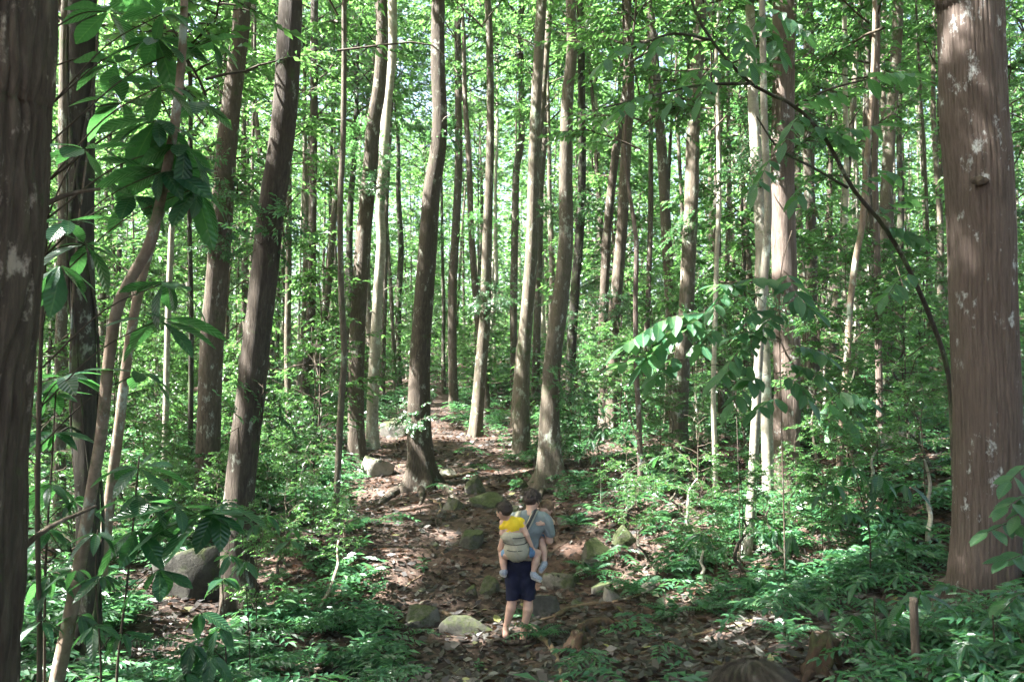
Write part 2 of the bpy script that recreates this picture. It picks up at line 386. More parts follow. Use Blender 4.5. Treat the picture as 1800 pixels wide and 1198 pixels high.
# ------------------------------------------------------------------ trees of the photograph
# (places along the trunk from top to foot, trunk widths, distance, bark, label, has a visible foot)
TREES = [
 dict(pts=[(9,0),(-3,200),(-13,400),(-28,600),(-43,800),(-48,1000),(-66,1198)], w=[(0,172),(1198,190)], d=4.0, bark='bark_plate', seg=168, foot=None, rough='plate',
      label='thick dark furrowed trunk cut off by the left edge of the picture'),
 dict(pts=[(143,0),(144,120),(144,250),(143,400),(147,560),(150,750),(155,900),(157,1050),(158,1140)], w=[(0,42),(600,40),(1000,42)], d=8.0, bark='bark_dark', foot=(158,1140),
      label='dark mossy vine-wrapped trunk just right of the left edge trunk'),
 dict(pts=[(325,-40),(324,0),(318,120),(300,260),(265,420),(232,485),(205,545),(190,640),(178,760),(163,850),(145,960),(128,1060),(100,1198)], w=[(0,13),(260,17),(545,21),(850,22),(1198,28)], d=5.5, bark='bark_tan', foot=None,
      label='slender crooked tan trunk leaning right in front of the dark mossy trunk'),
 dict(pts=[(300,300),(275,400),(252,480),(228,600),(208,760),(190,900),(172,1060)], w=[(300,15),(1060,22)], d=9.5, bark='bark_tan', foot=(172,1060),
      label='slender leaning trunk right behind the crooked tan trunk'),
 dict(pts=[(427,0),(417,100),(405,200),(396,300),(389,400),(381,500),(372,600),(368,700),(365,800),(361,895)], w=[(0,32),(300,38),(900,42)], d=13.5, bark='bark_brown', foot=(361,897),
      label='brown leaning trunk behind and left of the buttressed left tree'),
 dict(pts=[(512,0),(507,100),(500,200),(487,300),(472,400),(462,500),(450,600),(440,700),(428,800),(419,900),(417,1000),(422,1098)], w=[(0,41),(400,50),(700,54),(1000,56)], d=10.0, bark='bark_brown', foot=(422,1100), flare=0.9,
      label='large brown tree left of the path with sunlit buttressed foot'),
 dict(pts=[(606,-10),(605,100),(603,250),(598,360),(600,520),(605,620),(600,700),(595,800),(588,950)], w=[(0,9),(950,13)], d=12.3, bark='bark_grey', foot=(588,950),
      label='thin straight grey-green stem at the left margin of the path'),
 dict(pts=[(670,0),(672,80),(666,160),(656,220),(650,300),(640,400),(633,500),(628,600),(626,700),(627,805)], w=[(0,22),(400,27),(800,32)], d=20.0, bark='bark_brown', foot=(627,806),
      label='dark curving trunk with white-lit foot left of the path boulder'),
 dict(pts=[(690,0),(689,100),(679,200),(672,300),(668,370),(670,430),(665,500),(662,560),(658,650),(655,720),(654,782)], w=[(0,16),(400,18),(780,22)], d=21.3, bark='bark_pale', foot=(654,782),
      label='pale grey trunk close beside the dark curving trunk'),
 dict(pts=[(771,0),(770,60),(770,120),(773,200),(770,260),(758,340),(752,420),(747,500),(740,600),(737,700),(738,780),(740,852)], w=[(0,23),(200,28),(400,36),(600,38),(850,44)], d=17.0, bark='bark_brown', foot=(740,855), flare=1.1,
      label='swaying brown tree with spread roots in the middle of the path'),
 dict(pts=[(803,0),(805,100),(806,200),(806,300),(801,400),(796,500),(795,600),(797,700)], w=[(0,12),(400,15),(700,17)], d=30.0, bark='bark_brown', foot=None,
      label='slim dark trunk right behind the root-spreading centre tree'),
 dict(pts=[(857,0),(861,100),(862,240),(860,330),(857,400),(855,470),(852,560),(845,650),(836,764)], w=[(0,13),(330,16),(760,24)], d=23.0, bark='bark_grey', foot=(836,765),
      label='slim trunk with sunlit middle standing on the bank right of the path'),
 dict(pts=[(917,0),(915,100),(917,240),(908,300),(905,400),(903,520),(903,600),(903,735)], w=[(0,11),(735,15)], d=31.0, bark='bark_grey', foot=None,
      label='slim wavy grey trunk in the leafy background left of the broad-based tree'),
 dict(pts=[(960,0),(958,150),(957,240),(950,330),(948,420),(945,550),(940,710)], w=[(0,12),(710,14)], d=31.5, bark='bark_grey', foot=None,
      label='slim straight greyish trunk directly left of the broad-based tree, far back'),
 dict(pts=[(1003,0),(1005,60),(1004,110),(998,160),(995,250),(994,330),(995,400),(991,470),(981,560),(973,620),(968,700),(966,780),(970,855)], w=[(0,18),(250,25),(500,30),(700,33),(850,42)], d=16.0, bark='bark_grey', foot=(972,858), flare=1.4,
      label='broad-based grey tree right of the path behind the man'),
 dict(pts=[(1021,0),(1022,130),(1023,260),(1021,380),(1012,500),(1005,600),(1000,735)], w=[(0,13),(735,18)], d=24.0, bark='bark_dark', foot=None,
      label='dark straight trunk immediately right of the broad-based grey tree'),
 dict(pts=[(1040,40),(1044,120),(1048,220),(1053,330),(1054,480),(1052,690)], w=[(80,9),(690,12)], d=35.0, bark='bark_pale', foot=None,
      label='thin pale far trunk right of the dark straight trunk'),
 dict(pts=[(1103,0),(1105,80),(1107,180),(1102,240),(1097,330),(1093,400),(1085,500),(1078,580),(1075,720)], w=[(0,16),(400,20),(720,23)], d=22.0, bark='bark_brown', foot=None,
      label='right-hand one of two crossing brown trunks right of centre'),
 dict(pts=[(1101,150),(1092,200),(1083,260),(1075,330),(1068,400),(1063,500),(1060,600),(1062,710)], w=[(150,14),(700,20)], d=23.0, bark='bark_brown', foot=None,
      label='left-hand one of two crossing brown trunks right of centre'),
 dict(pts=[(1142,0),(1148,80),(1155,170),(1163,260),(1168,340),(1172,420),(1178,520),(1180,600),(1178,740)], w=[(0,16),(400,19),(740,22)], d=20.0, bark='bark_grey', foot=None,
      label='grey-green trunk leaning left, right of the two crossing trunks'),
 dict(pts=[(1232,0),(1228,80),(1222,160),(1218,260),(1215,360),(1210,460),(1205,560),(1197,660),(1192,782)], w=[(0,21),(300,26),(780,32)], d=17.0, bark='bark_grey', foot=(1192,785),
      label='sturdy grey-brown trunk behind the sunlit feathery spray'),
 dict(pts=[(1259,60),(1260,130),(1263,250),(1264,350),(1260,450),(1257,560),(1254,680),(1256,780),(1258,858)], w=[(60,6),(400,9),(858,10)], d=13.2, bark='bark_pale', foot=(1258,860),
      label='very thin whitish stem left of the pale twin trunks'),
 dict(pts=[(1317,0),(1319,60),(1322,130),(1325,200),(1330,280),(1335,360),(1338,430),(1341,520),(1343,600),(1346,700),(1349,800),(1350,893)], w=[(0,16),(300,20),(890,22)], d=12.4, bark='bark_pale', foot=(1350,895),
      label='whitish greenish pole-like trunk, rear one of the pale twin trunks'),
 dict(pts=[(1339,0),(1341,60),(1343,200),(1347,290),(1350,370),(1345,460),(1340,520),(1335,600),(1330,700),(1325,800),(1320,900),(1312,972)], w=[(0,11),(300,13),(600,16),(970,20)], d=10.5, bark='bark_pale', foot=(1312,975),
      label='sunlit slender trunk, front one of the pale twin trunks'),
 dict(pts=[(1378,0),(1378,100),(1377,200),(1376,300),(1378,400),(1381,500),(1384,600),(1385,700),(1381,800),(1379,908)], w=[(0,40),(400,43),(900,46)], d=12.9, bark='bark_red', foot=(1379,910), rough='fine',
      label='stout dark reddish trunk just right of the pale twin trunks'),
 dict(pts=[(1539,-20),(1538,30),(1535,120),(1529,220),(1522,300),(1515,400),(1505,450),(1494,540),(1490,620),(1483,700),(1472,848)], w=[(0,9),(400,11),(850,12)], d=12.0, bark='bark_tan', foot=(1472,850),
      label='thin crooked sunlit stem leaning right, midway between the stout reddish trunks'),
 dict(pts=[(1544,0),(1542,120),(1540,220),(1538,300),(1541,420),(1543,520),(1544,620),(1547,770)], w=[(0,9),(770,13)], d=13.5, bark='bark_red', foot=(1547,772),
      label='thin straight reddish stem right of the crooked sunlit stem'),
 dict(pts=[(1578,0),(1577,60),(1573,120),(1565,230),(1558,330),(1555,420),(1553,560),(1552,700)], w=[(0,18),(700,22)], d=22.0, bark='bark_grey', foot=None,
      label='grey curving trunk in the background left of the big right trunk'),
 dict(pts=[(1485,0),(1485,110),(1488,300),(1484,420),(1484,600),(1484,760)], w=[(0,8),(760,10)], d=18.0, bark='bark_pale', foot=None,
      label='straight pale pole in the background right of the stout reddish trunk'),
 dict(pts=[(1702,-60),(1706,0),(1709,100),(1713,200),(1721,300),(1725,400),(1727,500),(1730,600),(1733,700),(1735,800),(1734,900),(1728,1000),(1726,1062)], w=[(0,106),(300,111),(600,113),(900,118)], d=7.0, bark='bark_red', foot=(1726,1066), seg=264, rough='furrow', flare=0.18,
      label='big straight reddish furrowed trunk with white lichen near the right edge'),
 dict(pts=[(446,0),(446,160),(455,250),(462,320),(466,480),(470,720)], w=[(0,9),(720,12)], d=24.0, bark='bark_grey', foot=None,
      label='thin stem bending in the gap between the two left brown trunks'),
 dict(pts=[(335,150),(333,380),(336,560),(335,760)], w=[(0,8),(760,9)], d=15.0, bark='bark_dark', foot=None,
      label='thin dark pole left of the leaning brown trunk'),
 dict(pts=[(306,250),(302,400),(296,540),(291,740)], w=[(0,9),(740,11)], d=17.0, bark='bark_pale', foot=None,
      label='thin pale pole between the crooked tan trunk and the leaning brown trunk'),
 dict(pts=[(112,250),(110,480),(106,640),(104,900)], w=[(0,18),(900,21)], d=14.0, bark='bark_grey', foot=None,
      label='greyish trunk seen in the gap left of the dark mossy trunk'),
 dict(pts=[(508,200),(507,480),(505,620),(508,760)], w=[(0,9),(760,12)], d=19.0, bark='bark_grey', foot=None,
      label='nearest thin grey-green stem right of the buttressed left tree'),
 dict(pts=[(553,0),(551,260),(549,430),(546,560),(533,710)], w=[(0,13),(710,17)], d=27.0, bark='bark_brown', foot=None,
      label='brown background trunk between the buttressed tree and the thin stem'),
 dict(pts=[(1118,420),(1117,520),(1118,640),(1123,740),(1127,862)], w=[(420,8),(860,11)], d=14.0, bark='bark_red', foot=(1127,864),
      label='thin reddish sapling stem on the right bank behind the sunlit seedlings'),
]

# ------------------------------------------------------------------ ground shape
ctrl = []
def cpx(px, py, d): ctrl.append(P(px, py, d))
for t in TREES:
    if t['foot']: cpx(t['foot'][0], t['foot'][1], t['d'])
for a in [(905,1118,10),(900,1198,7.9),(700,1198,8.0),(300,1198,8.3),(1010,1120,9.6),(1310,1110,6.6),(1440,1190,5.2),(1610,1190,5.0),(1180,1198,6.6),
          (1080,1050,10.6),(1050,985,11.8),(850,1040,11.2),(825,950,12.8),(840,880,15.2),(690,745,24.5),(800,745,26),(760,705,31),
          (660,892,15.6),(1600,765,17.5),(300,1050,11),(300,930,15),(100,1000,12),(560,1060,10.6),(1180,900,12.4),(1120,1000,11),
          (980,745,28),(1150,760,21),(1400,730,24),(250,760,26),(500,740,27)]: cpx(*a)
for x, y, z in [(0,0,0),(-1.5,1,-.05),(1.5,1.5,0.02),(0.3,2.5,-.22),(0,-4,.5),(-5,-3,0.1),(5,-3,.7),(-3,4,-.75),(3,4.5,0.0),(-9,5,-1.3),(9,6,0.5),
                (0,45,2.3),(-20,45,1.7),(20,42,3.6),(0,70,5.2),(-35,70,4.2),(40,65,7.0),(-14,16,-1.2),(13,18,0.9),(-25,25,-.6),(28,28,2.4),
                (0,-40,3),(-40,-20,-2),(40,-20,4),(-60,30,-2),(60,30,6),(0,115,12),(-70,95,8),(75,90,13)]:
    ctrl.append(np.array([x, y, z], float))
ctrl = np.array(ctrl)
def tps_k(r2): return 0.5 * r2 * np.log(r2 + 1e-9)
_n = len(ctrl)
_A = np.zeros((_n + 3, _n + 3))
_d2 = ((ctrl[:, None, :2] - ctrl[None, :, :2]) ** 2).sum(-1)
_A[:_n, :_n] = tps_k(_d2) + np.eye(_n) * 1.5
_A[:_n, _n] = 1; _A[:_n, _n + 1:] = ctrl[:, :2]
_A[_n, :_n] = 1; _A[_n + 1:, :_n] = ctrl[:, :2].T
_w = np.linalg.solve(_A, np.concatenate([ctrl[:, 2], np.zeros(3)]))
def gz0(x, y):
    x = np.asarray(x, float); y = np.asarray(y, float)
    r = np.sqrt(x ** 2 + (y - 30) ** 2); s = np.minimum(1, 85.0 / np.maximum(r, 1e-6))
    xx, yy = (x * s).ravel(), (30 + (y - 30) * s).ravel()
    out = np.empty(len(xx))
    for i in range(0, len(xx), 20000):
        a, b = xx[i:i + 20000], yy[i:i + 20000]
        d2 = (a[:, None] - ctrl[None, :, 0]) ** 2 + (b[:, None] - ctrl[None, :, 1]) ** 2
        out[i:i + 20000] = tps_k(d2) @ _w[:_n] + _w[_n] + _w[_n + 1] * a + _w[_n + 2] * b
    return out.reshape(x.shape)
def gz(x, y):
    x = np.asarray(x, float); y = np.asarray(y, float)
    z = gz0(x, y)
    return z + 0.07 * vnoise(x * .8, y * .8, 1) + 0.035 * vnoise(x * 2.3, y * 2.3, 2) + 0.015 * vnoise(x * 6, y * 6, 3)
def gz1(x, y): return float(gz(np.array([x]), np.array([y]))[0])
def G(px, py, dmin=3.0):
    "where the line of sight through that place of the photograph meets the ground"
    v = P(px, py, 1.0) - CAM
    ds = np.concatenate([np.arange(dmin, 30, 0.04), np.arange(30, 90, 0.3)])
    pts = CAM + ds[:, None] * v
    below = pts[:, 2] < gz(pts[:, 0], pts[:, 1])
    i = int(np.argmax(below)) if below.any() else len(ds) - 1
    p = pts[i].copy(); p[2] = gz1(p[0], p[1])
    return p
def on_ground(x, y, dz=0.0): return np.array([x, y, gz1(x, y) + dz])

def warp_axis(lo, hi, fine_lo, fine_hi, step, n_out):
    mid = np.arange(fine_lo, fine_hi + 1e-6, step)
    k = np.linspace(0, 1, n_out + 1)[1:]
    right = fine_hi + (hi - fine_hi) * k ** 2.2; left = fine_lo + (lo - fine_lo) * k ** 2.2
    return np.concatenate([left[::-1], mid, right])
gx = warp_axis(-220, 220, -11, 11, 0.13, 46)
gy = warp_axis(-120, 320, 1.5, 25, 0.13, 50)
XX, YY = np.meshgrid(gx, gy)
ZZ = gz(XX, YY)
V = np.stack([XX, YY, ZZ], -1).reshape(-1, 3)
nx, ny = len(gx), len(gy)
ii, jj = np.meshgrid(np.arange(ny - 1), np.arange(nx - 1), indexing='ij')
Q = np.stack([ii * nx + jj, ii * nx + jj + 1, (ii + 1) * nx + jj + 1, (ii + 1) * nx + jj], -1).reshape(-1, 4)
ground = tag(link('ground', make_mesh('ground', V, None, Q, True, [M['ground']])), 'brown leaf-littered forest floor dipping in the middle', kind='structure')

# the trodden part of the floor: left and right margin (photo columns) at each distance
_pd = np.array([4, 6, 8, 10, 12, 15, 18, 21, 25, 30, 33])
_pl = (np.array([760, 750, 735, 710, 680, 645, 632, 655, 680, 735, 765]) - 900) / F * _pd
_pr = (np.array([1500, 1400, 1270, 1120, 985, 905, 872, 830, 795, 780, 770]) - 900) / F * _pd
def off_path(x, y):
    "metres outside the path's margin (negative on the path)"
    l = np.interp(y, _pd, _pl); r = np.interp(y, _pd, _pr)
    o = np.maximum(l - x, x - r)
    return np.where((y < 3) | (y > 33), 5.0, o)

# ------------------------------------------------------------------ places where the sun comes through the canopy
SPOTS = []
def spot(px, py, rad, d=None):
    p = G(px, py) if d is None else P(px, py, d)
    SPOTS.append((p, rad * 1.3))
for a in [(405,1020,.55,9.8),(400,930,.4,9.8),(410,1110,.55,9.8),(290,935,.5,None),(340,1040,.6,None),(300,1130,.55,None),(655,822,.55,None),(640,850,.35,None),
          (860,1106,.35,None),(800,1112,.22,None),(737,718,.32,16.8),(968,735,.28,15.8),(998,300,.35,15.9),(765,200,.4,16.9),
          (1320,800,.45,10.4),(1318,900,.45,10.4),(1335,680,.4,10.4),(1345,860,.45,12.3),(1230,950,.75,None),(1290,930,.7,None),(1380,920,.6,None),(1120,860,.4,None),(1180,880,.4,None),
          (1310,1100,.34,None),(1210,1050,.22,None),(1080,1040,.18,None),(1140,1028,.15,None),(1060,960,.15,None),(1160,590,.6,9.0),(1110,800,.35,12),
          (720,895,.25,None),(700,975,.18,None),(780,940,.15,None),(680,1010,.3,None),(640,1040,.3,None),(700,1090,.15,None),
          (1490,650,.25,12),(1545,640,.25,13.4),(1600,770,.4,None),(855,380,.4,23),(672,330,.4,21),(1330,190,.3,12.4),(1230,400,.3,17),(625,760,.35,20),
          (1540,80,.25,12),(780,320,.4,17),(1095,480,.3,22),(700,750,.4,None),(770,745,.35,None),(1640,640,.3,15),(160,930,.25,12),(210,900,.25,12),(60,920,.3,12)]:
    spot(a[0], a[1], a[2], a[3])
_r = np.random.default_rng(5)
for _k in range(70):
    _d = 5.5 + 16 * _r.uniform() ** 1.2; _px = _r.uniform(-60, 1860)
    _x = (_px - 900) / F * _d
    _h = 0.0 if _k % 2 else _r.uniform(0.2, 5.0)
    if _h == 0 and off_path(np.array(_x), np.array(_d)) < 0.2: continue
    SPOTS.append((on_ground(_x, _d, _h), _r.uniform(.14, .32)))
# blown-out patches
SP = np.array([p for p, _ in SPOTS]); SR = np.array([q for _, q in SPOTS])

NS = sum(1 for q in SPOTS) - 0
def blocks_sun(x, y, lim=0.40, hmax=16.0):
    "would a trunk standing there shade one of those places?"
    hz = np.hypot(SUN[0], SUN[1]); u = SUN[:2] / hz
    v = np.array([x, y]) - SP[:50, :2]; al = v @ u
    pd = np.abs(v[:, 0] * u[1] - v[:, 1] * u[0])
    return bool(((al > 0.3) & (al * SUN[2] / hz < hmax) & (pd < lim)).any())

# ------------------------------------------------------------------ foliage building blocks
LEAF4 = (np.array([[0, 0, 0], [0.45, 0.5, 0.10], [1, 0, -0.06], [0.45, -0.5, 0.10]]), np.array([[0, 2, 1], [0, 3, 2]]))
LEAF6 = (np.array([[0, 0, 0], [0.28, -.40, .07], [0.68, -.38, .04], [1, 0, -.16], [0.68, .38, .04], [0.28, .40, .07], [0.33, 0, -.02], [0.7, 0, -.05]]),
         np.array([[0, 1, 6], [1, 2, 6], [2, 7, 6], [2, 3, 7], [0, 6, 5], [5, 6, 4], [6, 7, 4], [7, 3, 4]]))
def leaf_arrays(base, dirv, nrm, length, ratio, tmpl=LEAF4):
    base = np.asarray(base, float); N = len(base)
    X = unit(dirv); Y = unit(np.cross(nrm, X)); Z = np.cross(X, Y)
    T, Fc = tmpl; L = np.broadcast_to(np.asarray(length, float), (N,))[:, None, None]
    W = L * np.broadcast_to(np.asarray(ratio, float), (N,))[:, None, None]
    V = base[:, None] + L * T[None, :, 0:1] * X[:, None] + W * T[None, :, 1:2] * Y[:, None] + L * T[None, :, 2:3] * Z[:, None]
    Fs = (Fc[None] + (np.arange(N) * len(T))[:, None, None]).reshape(-1, 3)
    return V.reshape(-1, 3), Fs

class Foliage:
    "leaf records of one crown, kept so that a gap can be opened in it later"
    def __init__(s): s.b = []; s.d = []; s.n = []; s.l = []; s.wood = MB(); s.axis = None; s.tw = []; s.limbs = []
    def leaves(s, b, d, n, l):
        s.b.append(b); s.d.append(d); s.n.append(n); s.l.append(l)
    def done(s, name, ratio, mat, tmpl=LEAF4):
        s.b = np.concatenate(s.b); s.d = np.concatenate(s.d); s.n = np.concatenate(s.n); s.l = np.concatenate(s.l)
        s.ratio, s.mat, s.tmpl, s.name = ratio, mat, tmpl, name
        s.me = s.build(None)
        s.twv = np.array([t[0] for t in s.tw]); s.twq = s.tw[0][2]
        s.wme = s.build_wood(False, None); s.wme_axis = s.build_wood(True, None)
        return s
    def wood_axis_flag(s, o): return o.data == s.wme_axis
    def build_wood(s, axis, keep):
        m = MB()
        for v_, q_, t_ in s.limbs: m.add(v_, t_, q_)
        if axis and s.axis is not None: m.add(*s.axis)
        tv = s.twv if keep is None else s.twv[keep]
        m.add(tv.reshape(-1, 3), None, (s.twq[None] + (np.arange(len(tv)) * s.twv.shape[1])[:, None, None]).reshape(-1, 4))
        return m.mesh(s.name + '_branches', [M['twig']])
    def build(s, keep):
        k = slice(None) if keep is None else keep
        v, f = leaf_arrays(s.b[k], s.d[k], s.n[k], s.l[k], s.ratio, s.tmpl)
        return make_mesh(s.name, v, f, None, False, [s.mat])
def twig(fo, r, p0, dv, length, leaf_len, n, droop=0.35, wood=True, flat=0.35):
    t = np.linspace(0.12, 1, n)
    pts = p0 + np.outer(t * length, dv) - np.outer(t ** 2 * length * droop * 0.5, [0, 0, 1])
    side = unit(np.cross(dv, [0, 0, 1.0]))
    sg = np.where(np.arange(n) % 2 == 0, 1.0, -1.0)
    ang = math.radians(58) * (1 - 0.65 * t ** 3) * r.uniform(0.7, 1.15, n)
    d = np.cos(ang)[:, None] * dv + (np.sin(ang) * sg)[:, None] * side + r.normal(0, 0.12, (n, 3)) - np.array([0, 0, 1]) * r.uniform(0.0, 0.45 + flat * .6, n)[:, None]
    nr = np.array([0, 0, 1.0]) + r.normal(0, flat, (n, 3))
    fo.leaves(pts, unit(d), unit(nr), leaf_len * r.uniform(0.65, 1.2, n))
    if wood:
        q = np.vstack([p0, pts[n // 2], pts[-1]])
        fo.tw.append(tube(q, [0.009 + 0.004 * length, 0.006, 0.003], 3, cap=False)); fo.nper = n
def make_crown(name, seed, R, H, nl, ntw, leaf_len, mat, prof='round', nleaf=12, ratio=0.5, tmpl=LEAF4, limb_r=0.05, up=(20, 55), twl=(0.6, 1.2), axis=True, flat=0.35):
    r = np.random.default_rng(seed); fo = Foliage()
    if axis:
        ax = np.stack([r.normal(0, 0.05 * R, 6) * np.linspace(0, 1, 6), r.normal(0, 0.05 * R, 6) * np.linspace(0, 1, 6), np.linspace(-0.4, H * 0.95, 6)], 1)
        fo.axis = tube(catmull(ax, 12), np.linspace(limb_r * 0.9, limb_r * 0.25, 12), 6)
    for k in range(nl):
        u = (k + r.uniform(0, 1)) / nl
        z0 = u * H * 0.85; az = k * 2.39996 + r.uniform(-0.4, 0.4)
        w = math.sin(math.pi * min(1, 0.18 + 0.78 * u)) if prof == 'round' else (1 - 0.75 * u)
        Ln = R * max(0.25, w) * r.uniform(0.75, 1.2)
        el = math.radians(r.uniform(*up))
        dv = np.array([math.cos(az) * math.cos(el), math.sin(az) * math.cos(el), math.sin(el)])
        t = np.linspace(0, 1, 6)
        pts = np.array([0, 0, z0]) + np.outer(t * Ln, dv) + np.outer(t ** 2 * Ln, [0, 0, r.uniform(-0.25, 0.15)]) + r.normal(0, 0.03, (6, 3)) * t[:, None] * Ln
        v_, t_, q_ = tube(pts, np.linspace(limb_r * (0.5 + 0.1 * Ln), 0.008, 6), 4, cap=False); fo.limbs.append((v_, q_, t_))
        for j in range(ntw):
            tt = r.uniform(0.22, 1.0) ** 0.8
            i = min(4, int(tt * 5)); fr = tt * 5 - i
            p0 = pts[i] * (1 - fr) + pts[i + 1] * fr
            a2 = az + r.uniform(-1.5, 1.5); e2 = math.radians(r.uniform(-20, 35))
            d2 = np.array([math.cos(a2) * math.cos(e2), math.sin(a2) * math.cos(e2), math.sin(e2)])
            twig(fo, r, p0, d2, r.uniform(*twl), leaf_len, nleaf, r.uniform(0.1, 0.6), True, flat)
    return fo.done(name, ratio, mat, tmpl)

CANOPY = [make_crown('canopy_leaves', 100 + k, 3.0 + 0.25 * (k % 3), 6.5 + 0.6 * (k % 2), 19, 18, 0.19, M['leaf_canopy'], nleaf=12, ratio=0.55) for k in range(6)]
SPARSE = [make_crown('canopy_leaves', 150 + k, 3.0 + 0.25 * (k % 3), 6.5 + 0.6 * (k % 2), 15, 12, 0.20, M['leaf_canopy'], nleaf=12, ratio=0.55, flat=0.85) for k in range(5)]
MID = [make_crown('midstory_leaves', 200 + k, 1.7 + 0.15 * (k % 3), 4.4 + 0.5 * (k % 2), 15, 12, 0.145, M['leaf_canopy'], 'cone', 12, 0.48, LEAF4, 0.028, (5, 50), (0.4, 0.85), flat=0.95) for k in range(6)]
SHRUB = [make_crown('shrub_leaves', 300 + k, 0.75, 1.25 + 0.25 * (k % 2), 11, 6, 0.115, M['leaf_under'], 'round', 10, 0.45, LEAF6, 0.013, (5, 60), (0.25, 0.5), flat=0.7) for k in range(6)]

wood_of = {}
gaps = []          # (object, foliage, matrix) of every crown, for opening the gaps the sun falls through
def put_crown(parent, fo, loc, s, rz, tilt=(0, 0), name='crown', with_wood=True, axis=False):
    mt = Matrix.Translation(Vector(loc)) @ Matrix.Rotation(rz, 4, 'Z') @ Matrix.Rotation(tilt[0], 4, 'X') @ Matrix.Rotation(tilt[1], 4, 'Y') @ Matrix.Diagonal((s[0], s[0], s[1], 1))
    o = link(name, fo.me, parent); o.matrix_basis = mt
    gaps.append((o, fo, mt))
    if with_wood:
        w = link('branches', fo.wme_axis if axis else fo.wme, parent); w.matrix_basis = mt; wood_of[o.name] = w
    return o

# ------------------------------------------------------------------ trunks
def rough_shape(kind, seed, flare=0.0, r0=0.3, lobes=None):
    r = np.random.default_rng(seed); ph = r.uniform(0, 6.28, 6)
    nl = lobes or r.integers(4, 7)
    def f(th, s, R):
        a = th / (2 * math.pi)
        m = 1 + 0.05 * np.sin(2 * th + ph[0] + s * 0.5) + 0.035 * np.sin(3 * th + ph[1] - s * 0.8)
        if kind == 'furrow':
            w = th + 0.10 * vnoise(s * 1.1, th * 0 + 3, seed) + 0.05 * vnoise(s * 4, np.cos(th) * 2, seed + 1)
            cell = np.abs(((w / (2 * math.pi) * 40 + 0.5 * vnoise(s * 1.6, w * 3.2, seed + 2)) % 1.0) - 0.5) * 2
            dp = 0.5 + 0.5 * vnoise(s * 5.5, np.round(w / (2 * math.pi) * 40), seed + 3)
            m = m - 0.036 * np.clip(1 - cell * 1.9, 0, 1) * np.clip(0.2 + 1.3 * dp, 0, 1.3) + 0.010 * vnoise(s * 22, th * 14, seed + 4)
            m = m + 0.018 * vnoise(s * 1.4, np.cos(th) * 3 + 7, seed + 5)
        elif kind == 'plate':
            w = th + 0.16 * vnoise(s * 1.4, th * 0 + 1, seed) + 0.07 * vnoise(s * 5, np.cos(th) * 2, seed + 1)
            cell = np.abs(((w / (2 * math.pi) * 24 + 1.1 * vnoise(s * 1.5, w * 2.0, seed + 2)) % 1.0) - 0.5) * 2
            m = m - 0.095 * np.clip(1 - cell * 1.7, 0, 1) + 0.025 * vnoise(s * 9, th * 9, seed + 3) + 0.012 * vnoise(s * 28, th * 22, seed + 4)
        elif kind == 'fine':
            m = m - 0.03 * np.clip(vnoise(s * 0.6, th * 6, seed), 0, 1) + 0.02 * vnoise(s * 4, th * 8, seed + 1) + 0.05 * np.sin(5 * th + ph[2])
        else:
            m = m + 0.025 * vnoise(s * 2.2, np.cos(th) * 2 + np.sin(th), seed) + 0.02 * vnoise(s * 7, th * 4, seed + 1)
        if flare:
            h = s - 0.35
            lob = 0.5 + 0.5 * np.cos(nl * th + ph[3] + 0.6 * np.sin(th + ph[4]))
            m = m + flare * np.exp(-np.maximum(h, 0) / 0.30) * (0.25 + 0.95 * lob ** 2) + 0.12 * flare * np.exp(-np.maximum(h, 0) / 1.1)
        return R * m
    return f

placed = []        # (x, y) of all tree feet
landmarks = []     # (photo column at mid height, short name)
def crown_for(parent, base, top, H, i, scale=1.0, z_frac=0.56):
    r = np.random.default_rng(5000 + i)
    fo = (CANOPY if np.hypot(base[0], base[1]) < 21 else SPARSE)[int(r.integers(5))]
    s = r.uniform(0.85, 1.15) * scale
    z0 = H - 6.3 * s
    put_crown(parent, fo, (top[0] - base[0], top[1] - base[1], top[2] - base[2] - 6.3 * s), (s, s), r.uniform(0, 6.28), (r.uniform(-.1, .1), r.uniform(-.1, .1)))

